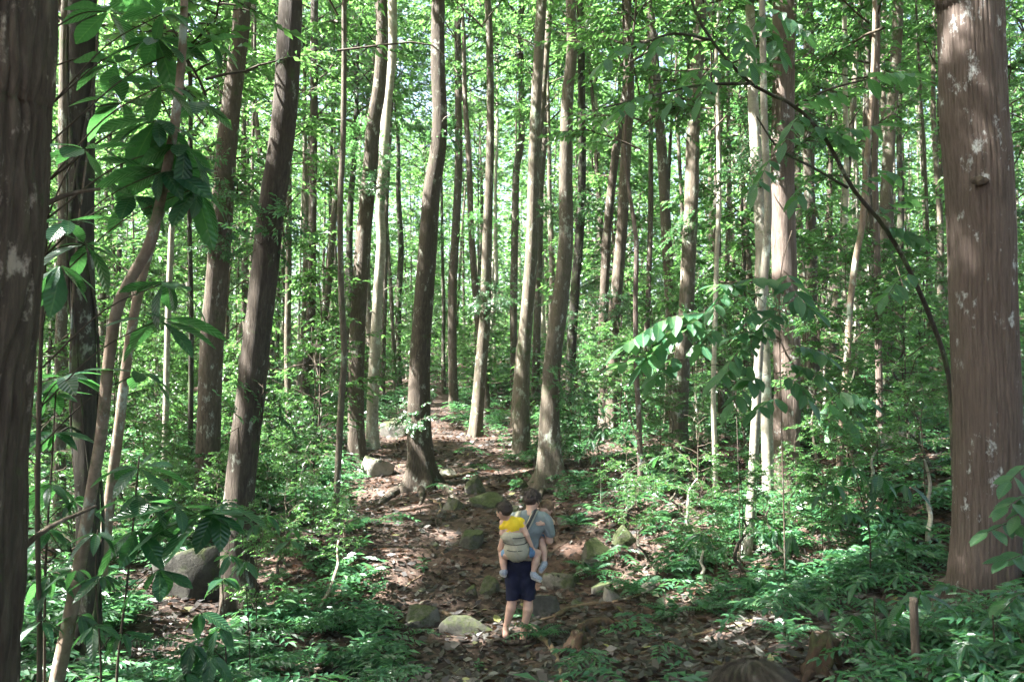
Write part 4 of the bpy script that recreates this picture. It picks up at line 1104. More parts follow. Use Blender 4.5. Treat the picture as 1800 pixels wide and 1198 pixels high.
ROCKS = [
 (660,838,66,40,'rock_pale','white sunlit rounded boulder left of the path below the dark curving trunk',1,.8,.2),
 (690,768,56,40,'rock_grey','dark boulder beside the upper path behind the pale grey trunk',2,.8,0),
 (783,842,46,22,'rock_pale','low pinkish stone right of the root-spreading centre tree',3,.8,0),
 (838,868,40,38,'rock_moss','upright mossy stone behind the larger mossy stone',4,.7,-.35),
 (850,892,66,36,'rock_moss','larger slanting mossy stone uphill of the carried child',5,.8,.35),
 (797,897,46,26,'rock_moss','dark low mossy stone left of the slanting mossy stone',6,.8,.3),
 (825,966,52,36,'rock_moss','flat round mossy stone on the litter left of the man',7,.8,0),
 (856,1046,46,38,'rock_moss','squarish mossy stone just left of the man\'s shorts',8,.8,0),
 (830,1048,26,24,'rock_moss','small mossy stone left of the squarish mossy stone',9,.8,0),
 (738,1100,78,36,'rock_grey','flat dark grey stone at the left margin of the path',10,.7,0),
 (986,1034,74,34,'rock_moss','long mossy stone right of the man\'s legs',11,.7,0),
 (948,1088,88,50,'rock_grey','big grey boulder directly behind the man\'s calves',12,.8,0),
 (828,1118,130,34,'rock_dark','long mossy slab with sunlit tip left of the man\'s feet',13,.35,.22),
 (1052,992,68,50,'rock_moss','rounded lumpy mossy boulder on the right side of the path',14,.8,0),
 (1095,962,60,44,'rock_moss','smooth mossy boulder behind the lumpy mossy boulder',15,.7,0),
 (1062,1044,46,24,'rock_moss','dark low stone right of the long mossy stone',16,.8,0),
 (1080,1060,56,28,'rock_pale','pale greenish sunlit stone above the curved root',17,.8,.2),
 (1142,1044,30,24,'rock_pale','small white sunlit stone right of the pale greenish stone',18,.8,0),
 (315,1050,175,100,'rock_dark','large dark mossy boulder left of the buttressed tree',19,.8,-.12),
 (1590,782,84,34,'rock_pale','pale smooth boulder on the right slope left of the big trunk',20,.8,0),
 (992,922,36,22,'rock_grey','small grey stone right of the front child\'s head',21,.8,0),
 (900,900,30,14,'rock_pale','small pale stone beside the man\'s neck on the slope',22,.8,0),
 (1020,1068,34,14,'rock_grey','small flat grey stone right of the big grey boulder',23,.8,0),
 (918,858,34,20,'rock_moss','mossy stone on the slope left of the broad-based tree',24,.8,.2),
 (1180,838,40,18,'rock_grey','grey stone half hidden by seedlings below the sturdy trunk',25,.8,0),
 (760,960,24,10,'rock_grey','small flat stone lying in the litter left of centre',26,.8,0),
]
for (px, py, w, h, mt, lb, sd, dp, tl) in ROCKS: rock(px, py, w, h, mt, lb, sd, dp, tl)

# ------------------------------------------------------------------ exposed roots, fallen wood, stumps
def wood_run(path, w0, w1, label, name='exposed_root', cat='root', mat='root', lift=0.45):
    o = root_run(None, path, w0, w1, name, mat, lift)
    return tag(o, label, cat, 'roots and fallen wood on the path')
wood_run([(975,1088),(1000,1074),(1040,1064),(1080,1060),(1128,1047)], .045, .02, 'curved yellowish root rising right of the man\'s feet')
wood_run([(940,1095),(958,1090),(985,1082)], .03, .02, 'short sunlit root piece touching the curved root')
wood_run([(945,1118),(962,1132),(976,1155),(984,1178),(988,1205)], .034, .028, 'thick yellowish root running towards the viewer below the man')
wood_run([(855,1134),(890,1133),(926,1134)], .045, .04, 'short brown log lying behind the man\'s heels', 'fallen_log', 'log', 'bark_brown')
wood_run([(1096,1160),(1140,1146),(1190,1130),(1225,1118),(1290,1100)], .016, .022, 'long thin root across the litter at lower right')
wood_run([(1120,1172),(1160,1160),(1205,1138)], .012, .010, 'thinner root below the long thin root at lower right')
wood_run([(1150,1086),(1180,1078),(1216,1066)], .018, .026, 'short sunlit root at the foot of the right bank')
wood_run([(1100,1040),(1125,1026),(1160,1018)], .03, .02, 'pinkish sunlit branch lying by the small white stone', 'fallen_branch', 'branch')
wood_run([(1290,1142),(1340,1134),(1400,1130)], .014, .010, 'thin dark twig lying by the sun patch at lower right', 'fallen_branch', 'branch', 'twig')
wood_run([(780,1078),(795,1088),(800,1100)], .03, .02, 'broken yellowish branch end by the flat dark stone', 'fallen_branch', 'branch')
wood_run([(1020,1112),(1050,1098),(1082,1096),(1106,1100)], .07, .03, 'dark decaying root arching right of the thick yellow root', 'exposed_root', 'root', 'rotten')
wood_run([(758,880),(775,892),(770,905)], .03, .02, 'short twisted root below the root-spreading centre tree')
wood_run([(870,935),(900,930),(930,926)], .018, .012, 'thin fallen branch on the slope behind the carried child', 'fallen_branch', 'branch')
wood_run([(700,1040),(725,1022),(742,1012)], .012, .012, 'thin pale stick leaning in the plants left of the path', 'fallen_branch', 'branch')

def stump(px, py, wpx, hpx, label, seed, mat='rotten', lean=0.0):
    r = np.random.default_rng(seed); p = G(px, py); d = proj(p)[2]
    rad = wpx / F * d / 2; h = hpx / F * d
    root = empty('tree_stump', p, label, 'stump', 'stumps at lower right')
    zz = np.array([-.15, 0, .15, .4, .7, .92, 1.0]) * h; zz[0] = -.15
    pts = np.stack([lean * zz, 0 * zz, zz], 1); rr = rad * np.array([1.25, 1.15, 1.05, .95, .85, .72, .55])
    pr = catmull(np.column_stack([pts, rr]), 30)
    base_shape = rough_shape('plate', seed, 0.25)
    def sh(th, s, R):
        jag = 1 - 0.35 * np.clip(vnoise(th * 2.1, s * 0 + 2, seed), -.5, 1) * np.clip((s - h * .6) / (h * .4), 0, 1)
        return base_shape(th, s, R) * jag
    v, T_, Q_ = tube(pr[:, :3], pr[:, 3], 40, sh)
    top = v[:, 2] > h * .75; v[top, 2] += 0.34 * h * vnoise(v[top, 0] * 22, v[top, 1] * 22, seed) - .05 * h; v[:, :2] *= (1 + 0.16 * vnoise(v[:, 2] * 16, np.arctan2(v[:, 1], v[:, 0]) * 2.2, seed + 9))[:, None]
    link('stump_wood', make_mesh('stump_wood', v, T_, Q_, True, [M[mat]]), root)
    for k in range(3):
        az = -2.6 + k * 1.1
        q = np.array([[math.cos(az) * rad * .7, math.sin(az) * rad * .7, .10 * h], [math.cos(az) * rad * 1.6, math.sin(az) * rad * 1.6, .02], [math.cos(az) * rad * 2.4, math.sin(az) * rad * 2.4, -.06]])
        v, T_, Q_ = tube(catmull(q, 9), np.linspace(rad * .4, rad * .12, 9), 8, rough_shape('n', seed + k))
        link('root', make_mesh('root', v, T_, Q_, True, [M[mat]]), root)
    return root
stump(1018, 1140, 38, 26, 'low rotten stump beside the thick yellowish root', 31, 'rotten', .1)
stump(1448, 1190, 52, 62, 'orange-brown rotting stump below the right bank plants', 32, 'rotten', .12)
# the stake
p = G(1612, 1196); d = proj(p)[2]; hh = (1196 - 1052) / F * d
zz = np.linspace(-.15, hh, 24)
v, T_, Q_ = tube(np.stack([-.02 * zz, 0 * zz, zz], 1), np.linspace(.030, .026, 24) * d / 5.5, 18, rough_shape('plate', 34))
so = link('dead_stake', make_mesh('dead_stake', v, T_, Q_, True, [M['bark_brown']]), None, p)
tag(so, 'upright dead brown stem standing among plants in front of the big right trunk', 'dead stem')

# branch scar on the big trunk
kp = P(1722, 318, 6.735)
kv = ICO_V * (1 + 0.22 * vnoise(ICO_V[:, 0] * 4, ICO_V[:, 2] * 4 + ICO_V[:, 1] * 3, 77)[:, None]) * [.068, .030, .040]
link('branch_scar', make_mesh('branch_scar', kv, ICO_F, None, True, [M['bark_plate']]), KNOT, kp - np.array(KNOT.location))

# small sticks in the litter
r = np.random.default_rng(61)
for k in range(26):
    d = r.uniform(6, 16); px = r.uniform(680, 1250)
    x = (px - 900) / F * d
    if off_path(np.array(x), np.array(d)) > -0.05: continue
    L = r.uniform(.25, .8); az = r.uniform(0, 3.14); t = np.linspace(-.5, .5, 8)
    xs = x + t * L * math.cos(az) + .03 * np.sin(t * 7 + k); ys = d + t * L * math.sin(az)
    rr = r.uniform(.005, .013) * np.linspace(1.2, .6, 8)
    pts = np.stack([xs, ys, gz(xs, ys) + rr * .8 + .012], 1); b = np.array([x, d, gz1(x, d)])
    v, T_, Q_ = tube(pts - b, rr, 6)
    tag(link('fallen_twig', make_mesh('fallen_twig', v, T_, Q_, True, [M['twig' if k % 2 else 'root']]), None, b), 'small dead stick lying in the path litter', 'stick', 'small sticks in the path litter')

# ------------------------------------------------------------------ near plants whose leaves can be told apart
def leaf_blade(name, prof, mat, fold=0.10, droop=0.25, n=7):
    t = np.linspace(0, 1, n); w = np.array([prof(a) for a in t])
    V = []
    for a, ww in zip(t, w):
        z = -droop * a * a
        for s in (-1, -0.5, 0, 0.5, 1):
            V.append([a, s * ww * 0.5, z + fold * abs(s) * ww + 0.03 * ww * math.sin(9 * a + 2 * s) * abs(s)])
    Q = [[i * 5 + j, i * 5 + j + 1, (i + 1) * 5 + j + 1, (i + 1) * 5 + j] for i in range(n - 1) for j in range(4)]
    return make_mesh(name, V, None, Q, True, [mat])
obov = lambda a: 0.04 + 0.35 * math.sin(math.pi * min(1, a ** 1.45)) ** 0.85 if a < 0.995 else 0.03
ellip = lambda a: 0.03 + 0.42 * math.sin(math.pi * a ** 0.95) ** 0.9 if 0 < a < 0.995 else 0.02
lance = lambda a: 0.03 + 0.29 * math.sin(math.pi * a ** 0.85) ** 0.9 if 0 < a < 0.995 else 0.01
ovate = lambda a: 0.05 + 0.42 * math.sin(math.pi * a ** 0.72) if 0 < a < 0.995 else 0.01
BL = {'obovate': [leaf_blade('leaf', obov, M['leaf_broad'], .07, dr) for dr in (.12, .3, .5)],
      'lance': [leaf_blade('leaf', lance, M['leaf_broad'], .12, dr) for dr in (.2, .4)],
      'ovate': [leaf_blade('leaf', ovate, M['leaf_broad'], .08, dr) for dr in (.2, .4)],
      'leaflet': [leaf_blade('leaf', ellip, M['leaf_pinnate'], .10, dr, 6) for dr in (.08, .22)]}
def leaf_obj(parent, me, pos, dv, nv, length):
    X = unit(np.asarray(dv, float)); Y = unit(np.cross(nv, X)); Z = np.cross(X, Y)
    m = Matrix([[*(np.array([X[k], Y[k], Z[k]]) * length), 0] for k in range(3)] + [[0, 0, 0, 1]])
    p = np.asarray(pos) - np.array(parent.location)
    m[0][3], m[1][3], m[2][3] = p
    o = link('leaf', me, parent); o.matrix_basis = m
    return o
def stem_mesh(parent, name, pts, r0, r1, mat, n=24, seg=8):
    pr = catmull(np.asarray(pts), n)
    v, T_, Q_ = tube(pr - np.array(parent.location), np.linspace(r0, r1, n), seg, rough_shape('n', 5))
    return link(name, make_mesh(name, v, T_, Q_, True, [M[mat]]), parent), pr
def ground_below(p): return np.array([p[0], p[1], gz1(p[0], p[1])])
def broad_plant(label, name, stem_px, d, ros, kind='obovate', r0=0.014, mat='twig', cat='plant', seed=1, group='broad-leaved plants at the left'):
    r = np.random.default_rng(seed)
    sp = [P(x, y, d) for x, y in stem_px]
    base = ground_below(sp[0])
    if sp[0][2] > base[2] + 0.05: sp.insert(0, base - [0, 0, .05])
    root = empty(name, base, label, cat, group)
    _, pr = stem_mesh(root, 'stem', sp, r0, r0 * .45, mat)
    for (px, py, dd, n, lpx, droop) in ros:
        c = P(px, py, dd)
        hd = np.linalg.norm(pr[:, :2] - c[:2], axis=1).min()
        k = int(np.argmin(np.abs(pr[:, 2] - (c[2] - .75 * hd))))
        s = pr[k]
        if np.linalg.norm(c - s) > 0.04:
            mid = (s + c) / 2 + np.array([0, 0, 0.10 * np.linalg.norm(c - s)])
            stem_mesh(root, 'branch', [s, mid, c], r0 * .32, r0 * .2, mat, 10, 6)
        ph = r.uniform(0, 6.28); L = lpx / F * dd * (1.12 if kind == 'obovate' else .85)
        n = n + (2 if kind == 'obovate' else 0)
        for j in range(n):
            a = ph + j * 2 * math.pi / n + r.uniform(-.35, .35); e = -droop + r.normal(0, .28)
            dv = np.array([math.cos(a), math.sin(a) * 0.8, e])
            nv = np.array([-dv[0] * e * .8, -dv[1] * e * .8, 1]) + r.normal(0, .22, 3)
            ms = BL[kind]
            leaf_obj(root, ms[int(r.integers(len(ms)))], c + unit(dv) * 0.015, dv, nv, L * r.uniform(.55, 1.2))
    return root
broad_plant('large-leaved tree with dark whorls of paddle leaves behind the left edge trunk', 'broad_leaved_tree',
    [(70,1150),(66,900),(72,600),(84,350),(92,100),(96,-150)], 5.3,
    [(285,25,5.3,7,78,.1),(275,66,5.5,8,85,.15),(283,150,5.2,6,62,.2),(275,212,5.4,9,88,.2),(285,300,5.5,9,88,.35),(235,345,5.6,7,66,.1),(148,262,5.0,5,70,0),(118,388,5.1,6,66,.1),
     (106,465,4.9,8,82,.75),(292,495,5.4,6,80,.3),(280,562,5.5,6,82,.25),(245,655,5.6,6,62,.2),(205,112,5.8,6,74,.1),(372,72,5.7,6,62,.2),(345,330,5.6,5,78,.5),(112,662,5.5,6,62,.1),
     (215,180,5.9,7,70,.1),(320,255,5.5,6,80,.45),(150,430,5.3,5,70,.2),(190,20,5.6,6,70,.2),(350,180,5.8,5,66,.4)], 'obovate', 0.02, seed=3, cat='tree')
broad_plant('thin upright sapling with pale drooping leaves in front of the mossy boulder', 'sapling',
    [(205,1200),(212,1120),(224,1020),(236,900),(245,800)], 5.2,
    [(246,822,5.2,6,80,.15),(243,868,5.2,5,70,.2),(350,905,5.3,7,92,.1),(240,930,5.2,5,70,.4),(385,888,5.4,5,70,.15),(310,890,5.1,4,80,.2),(280,1000,5.2,4,70,.3)], 'obovate', 0.012, seed=4)
broad_plant('leafy plant with hanging heart-shaped leaves at the bottom below the sunlit tree foot', 'sapling',
    [(398,1235),(396,1120),(390,1010)], 4.9,
    [(352,1075,4.8,4,62,.9),(340,1130,4.7,6,70,.8),(385,1100,4.8,4,66,.9),(372,1150,4.7,5,66,.8),(330,1180,4.6,5,60,.6),(392,1015,4.9,5,52,.3)], 'ovate', 0.009, seed=5)
broad_plant('dark low plant with long leaves right beside the left edge trunk', 'sapling',
    [(78,1230),(80,1000),(92,800),(98,690)], 5.6,
    [(98,692,5.6,7,70,.2),(95,760,5.6,7,75,.2),(90,850,5.5,7,80,.3),(85,930,5.5,7,80,.3),(88,1010,5.4,7,80,.3),(130,880,5.6,6,70,.2),(75,1090,5.2,7,80,.3),(140,1080,5.5,7,70,.4)], 'lance', 0.012, seed=6)
broad_plant('narrow-leaved plant at the foot of the crooked tan trunk', 'sapling',
    [(178,1230),(175,1120),(168,1010),(172,930)], 5.0,
    [(170,935,5.0,7,66,.3),(135,1000,5.0,6,66,.5),(180,1010,5.0,7,66,.4),(165,1100,4.9,7,70,.4),(215,1110,4.9,6,66,.4)], 'lance', 0.010, seed=7)
broad_plant('leafy spray crossing the lower trunk of the buttressed left tree', 'sapling',
    [(440,1200),(436,1080),(428,980),(425,900)], 7.5,
    [(425,905,7.5,6,44,.2),(405,975,7.4,6,44,.5),(432,985,7.5,5,46,.6),(400,880,7.6,6,44,.2),(450,920,7.6,6,42,.3),(510,950,7.8,6,42,.2),(515,930,7.8,6,40,.2),(470,905,7.6,5,42,.3)], 'lance', 0.007, seed=8)
RG = 'broad-leaved plants at the right'
broad_plant('dark glossy shrub with drooping tongue-shaped leaves below the stout reddish trunk', 'sapling',
    [(1530,1010),(1528,930),(1510,860),(1500,815)], 8.2,
    [(1500,820,8.2,7,46,.5),(1470,850,8.1,7,44,.5),(1545,835,8.2,8,54,.7),(1590,850,8.3,8,56,.7),(1490,900,8.0,7,42,.4),(1440,870,8.1,6,40,.4),(1540,900,8.1,7,42,.4),(1440,920,8.0,6,40,.3),(1575,920,8.1,6,40,.4)], 'lance', 0.010, seed=9, group=RG)
broad_plant('low plant with two wide leaves in front of the big right trunk', 'sapling',
    [(1612,1120),(1610,1080),(1618,1040)], 5.0,
    [(1618,1042,5.0,4,62,.05),(1668,1030,5.2,3,66,.1),(1590,1060,4.9,4,50,.3)], 'ovate', 0.006, seed=10, group=RG)
broad_plant('bamboo-like leafy clump at the bottom right corner', 'sapling',
    [(1755,1260),(1750,1160),(1745,1080)], 4.3,
    [(1745,1085,4.3,6,52,.3),(1785,1050,4.4,6,52,.3),(1700,1130,4.2,7,56,.4),(1770,1130,4.2,7,56,.4),(1660,1150,4.2,6,52,.5),(1730,1180,4.0,7,56,.4),(1800,1180,4.0,7,56,.3),(1690,1190,4.0,6,50,.4)], 'lance', 0.008, seed=11, group=RG)
broad_plant('knee-high plant hiding the left side of the rotting stump', 'sapling',
    [(1545,1180),(1540,1110),(1536,1050)], 5.2,
    [(1536,1055,5.2,6,42,.3),(1500,1080,5.3,6,42,.4),(1560,1085,5.2,6,44,.4),(1530,1120,5.0,6,44,.6),(1490,1120,5.1,5,40,.6),(1580,1010,5.4,6,44,.3),(1510,1020,5.5,6,42,.3),(1450,1060,5.5,6,40,.3)], 'lance', 0.007, seed=12, group=RG)
broad_plant('pale sunlit shoot with arching leaves at the foot of the pale twin trunks', 'sapling',
    [(1372,1000),(1368,960),(1362,930)], 9.6,
    [(1362,930,9.6,8,40,.7),(1340,935,9.6,6,36,.6),(1390,940,9.5,7,38,.7)], 'lance', 0.006, seed=13, group=RG)
broad_plant('pale drooping sunlit leaves on the bank left of the pale twin trunks', 'sapling',
    [(1262,1000),(1250,965),(1236,935)], 9.7,
    [(1236,938,9.7,8,42,.5),(1215,955,9.7,7,38,.6),(1275,960,9.6,6,36,.5)], 'lance', 0.006, seed=14, group=RG)
broad_plant('small sunlit seedling tree with white-lit leaves right of the broad-based tree', 'sapling',
    [(1056,865),(1056,800),(1060,755)], 13.6,
    [(1060,758,13.6,7,26,.1),(1040,775,13.5,6,24,.2),(1085,770,13.6,6,26,.2),(1105,768,13.5,6,34,.3),(1050,800,13.5,7,24,.2),(1160,800,13.2,5,36,.6),(1178,795,13.2,4,34,.6)], 'lance', 0.008, mat='bark_pale', seed=15, group=RG)

def feather_plant(label, name, stems, rach, r0=0.012, mat='twig', cat='sapling', seed=1, group='feathery-leaved saplings', base=None):
    "stems: list of photo paths with distances; rach: (x0,y0,d0, x1,y1,d1, pairs, leaf length in photo pixels)"
    r = np.random.default_rng(seed)
    first = [P(*q) for q in stems[0]]
    b = ground_below(first[0]) if base is None else base
    if first[0][2] > b[2] + 0.05: first.insert(0, b - [0, 0, .05])
    root = empty(name, b, label, cat, group)
    allp = []
    for k, st in enumerate(stems):
        pts = first if k == 0 else [P(*q) for q in st]
        _, pr = stem_mesh(root, 'stem' if k == 0 else 'branch', pts, r0 * (1 if k == 0 else .5), r0 * (.4 if k == 0 else .25), mat, 40 if k == 0 else 16)
        allp.append(pr)
    allp = np.concatenate(allp)
    for (x0, y0, d0, x1, y1, d1, npair, lpx) in rach:
        a, c = P(x0, y0, d0), P(x1, y1, d1)
        s = allp[int(np.argmin(((allp - a) ** 2).sum(1)))]
        mid = (a + c) / 2 + np.array([0, 0, 0.10 * np.linalg.norm(c - a)])
        _, pr = stem_mesh(root, 'leaf_stalk', [s, a, mid, c] if np.linalg.norm(s - a) > .03 else [a, mid, c], .0035, .0018, mat, 22, 5)
        tg = unit(np.gradient(pr, axis=0)); L = lpx / F * (d0 + d1) / 2 * 1.22
        j0 = int(np.argmin(((pr - a) ** 2).sum(1)))
        for q in range(npair):
            k = j0 + int(round((21 - j0) * (q + .5) / npair)); k = min(k, 21)
            sd = unit(np.cross(tg[k], [0, 0, 1.0]))
            for sg in (-1, 1):
                dv = tg[k] * r.uniform(.35, .7) + sg * sd + np.array([0, 0, r.uniform(-.7, -.1)])
                leaf_obj(root, BL['leaflet'][int(r.integers(2))], pr[k], dv, np.array([0, 0, 1.0]) + r.normal(0, .28, 3) + np.array([0, -.25, 0]), L * r.uniform(.75, 1.15))
        leaf_obj(root, BL['leaflet'][0], pr[-1], tg[-1] + [0, 0, -.2], [0, 0, 1], L * 1.1)
    return root
feather_plant('arching dark sapling bending left from the big right trunk across the upper right', 'arching_sapling',
    [[(1676,800,8.4),(1667,660,8.3),(1640,570,8.2),(1596,470,8.1),(1553,397,8.0),(1500,333,7.9),(1450,243,7.8),(1397,187,7.7),(1320,147,7.6),(1250,70,7.5),(1215,0,7.4),(1195,-90,7.4)],
     [(1490,330,7.9),(1430,295,7.8),(1370,262,7.7),(1330,205,7.6)],
     [(1320,147,7.6),(1230,150,7.4),(1140,170,7.2),(1060,190,7.1)],
     [(1250,70,7.5),(1180,60,7.3),(1100,90,7.2)],
     [(1397,187,7.7),(1450,160,7.6),(1520,140,7.5)]],
    [(1240,120,7.5,1180,180,7.2,4,34),(1150,165,7.2,1080,200,7.0,4,36),(1130,75,7.3,1060,110,7.1,4,36),(1200,40,7.4,1150,90,7.2,4,34),(1270,100,7.5,1230,175,7.3,4,34),
     (1290,40,7.4,1320,110,7.2,5,34),(1330,30,7.4,1370,90,7.2,5,34),(1300,130,7.6,1350,110,7.4,4,34),(1400,190,7.7,1480,160,7.5,5,34),(1430,220,7.8,1500,260,7.6,5,34),(1460,250,7.8,1540,220,7.6,5,34),
     (1500,335,7.9,1570,300,7.7,5,34),(1440,300,7.8,1400,350,7.6,4,32),(1370,262,7.7,1330,330,7.5,4,32),(1410,200,7.7,1380,250,7.5,4,34),(1540,380,8,1600,350,7.8,5,34),(1560,400,8,1620,420,7.8,5,34),
     (1600,480,8.1,1560,520,7.9,4,32),(1520,140,7.5,1600,130,7.3,5,36),(1350,20,7.3,1420,60,7.1,5,34),(1250,20,7.4,1290,-10,7.2,4,34)],
    0.030, 'bark_dark', 'tree', 21)
feather_plant('green feathery sapling hanging in front of the pale twin trunks', 'feathery_sapling',
    [[(1378,905,8.6),(1374,760,8.5),(1371,620,8.4),(1370,520,8.3),(1376,460,8.3),(1392,405,8.3)],
     [(1371,600,8.4),(1320,590,8.2),(1280,600,8.1)], [(1371,560,8.4),(1330,520,8.2),(1290,490,8.1)], [(1371,620,8.4),(1400,610,8.2),(1430,615,8.1)]],
    [(1360,500,8.3,1320,490,8.1,4,32),(1380,480,8.3,1400,520,8.0,3,34),(1330,520,8.2,1260,500,8.0,6,32),(1300,500,8.1,1255,540,7.9,5,30),(1390,530,8.3,1430,545,8.1,4,34),(1372,545,8.3,1340,580,8.1,4,32),
     (1400,610,8.2,1450,625,8.0,5,32),(1385,640,8.3,1440,660,8.1,5,32),(1340,590,8.2,1290,590,8.0,5,30),(1330,600,8.2,1280,640,8.0,5,32),(1320,640,8.2,1262,665,8.0,4,36),(1340,660,8.2,1290,705,8.0,4,38),
     (1372,700,8.4,1330,720,8.2,3,34),(1380,660,8.3,1420,700,8.1,4,34),(1345,545,8.2,1310,560,8.0,4,32)],
    0.010, 'bark_tan', 'sapling', 22)
feather_plant('long sunlit pale feathery spray right of centre above the seedlings', 'feathery_sapling',
    [[(1300,900,9.6),(1296,760,9.5),(1290,640,9.4),(1270,560,9.3),(1240,540,9.2)], [(1280,640,9.4),(1230,640,9.3),(1170,628,9.2),(1110,618,9.1)]],
    [(1255,548,9.2,1100,605,8.9,12,40),(1230,560,9.2,1130,640,8.9,8,38),(1200,632,9.2,1085,640,9.0,4,34),(1270,570,9.3,1230,610,9.0,4,32),(1180,640,9.2,1150,665,9.0,3,32)],
    0.008, 'bark_red', 'sapling', 23)
feather_plant('bright green leafy spray entering at the right edge beside the big trunk', 'feathery_sapling',
    [[(1850,1150,4.6),(1845,980,4.6),(1835,850,4.6),(1830,780,4.6)], [(1840,900,4.6),(1800,920,4.5)]],
    [(1830,820,4.6,1775,845,4.4,4,36),(1835,880,4.6,1770,890,4.4,4,36),(1830,930,4.6,1735,935,4.4,5,36),(1840,990,4.6,1770,985,4.4,4,36),(1835,1050,4.6,1765,1060,4.4,4,36),(1840,860,4.6,1790,905,4.4,3,34)],
    0.008, 'twig', 'sapling', 24)
feather_plant('feathery sapling with small leaves left of the stout reddish trunk by the right slope', 'feathery_sapling',
    [[(1490,850,10.6),(1488,740,10.5),(1484,680,10.5)], [(1486,690,10.5),(1460,690,10.4)]],
    [(1484,685,10.5,1455,715,10.3,3,30),(1486,690,10.5,1520,700,10.3,3,30),(1488,700,10.5,1500,745,10.3,3,30),(1486,700,10.5,1462,750,10.3,3,28)],
    0.007, 'twig', 'sapling', 25)

# ------------------------------------------------------------------ people: each body is one continuous skin
def surface_nets(f, org, h):
    nx, ny, nz = f.shape
    s = f < 0
    cells = np.zeros((nx - 1, ny - 1, nz - 1), np.int8)
    for a in (0, 1):
        for b in (0, 1):
            for c in (0, 1):
                cells += s[a:nx - 1 + a, b:ny - 1 + b, c:nz - 1 + c]
    act = (cells > 0) & (cells < 8)
    idx = np.full(act.shape, -1, np.int64); I = np.argwhere(act); idx[act] = np.arange(len(I))
    acc = np.zeros((len(I), 3)); cnt = np.zeros(len(I))
    cor = [(a, b, c) for a in (0, 1) for b in (0, 1) for c in (0, 1)]
    for p in cor:
        for ax in range(3):
            if p[ax]: continue
            q = list(p); q[ax] = 1
            fa = f[I[:, 0] + p[0], I[:, 1] + p[1], I[:, 2] + p[2]]; fb = f[I[:, 0] + q[0], I[:, 1] + q[1], I[:, 2] + q[2]]
            m = (fa < 0) != (fb < 0)
            t = np.where(m, fa / np.where(m, fa - fb, 1), 0)
            pos = np.array(p, float)[None] + t[:, None] * (np.array(q) - np.array(p))[None]
            acc[m] += pos[m]; cnt[m] += 1
    V = org + (I + acc / cnt[:, None]) * h
    Q = []
    for ax in range(3):
        sl0 = [slice(None)] * 3; sl1 = [slice(None)] * 3; sl0[ax] = slice(0, -1); sl1[ax] = slice(1, None)
        e = s[tuple(sl0)] != s[tuple(sl1)]
        E = np.argwhere(e); u, v = (ax + 1) % 3, (ax + 2) % 3
        ok = (E[:, u] > 0) & (E[:, v] > 0) & (E[:, u] < f.shape[u] - 1) & (E[:, v] < f.shape[v] - 1); E = E[ok]
        inside = s[E[:, 0], E[:, 1], E[:, 2]]
        def cell(du, dv):
            k = E.copy(); k[:, u] += du; k[:, v] += dv
            return idx[k[:, 0], k[:, 1], k[:, 2]]
        q = np.stack([cell(-1, -1), cell(0, -1), cell(0, 0), cell(-1, 0)], 1)
        q[~inside] = q[~inside][:, ::-1]
        Q.append(q)
    return V, np.concatenate(Q)
def cone(a, b, ra, rb, k=0.02): return ('c', np.array(a, float), np.array(b, float), ra, rb, k)
def ell(c, r, k=0.02, rot=None): return ('e', np.array(c, float), np.array(r, float), rot, None, k)
def chain(pts, rad, k=0.015): return [cone(pts[i], pts[i + 1], rad[i], rad[i + 1], k) for i in range(len(pts) - 1)]
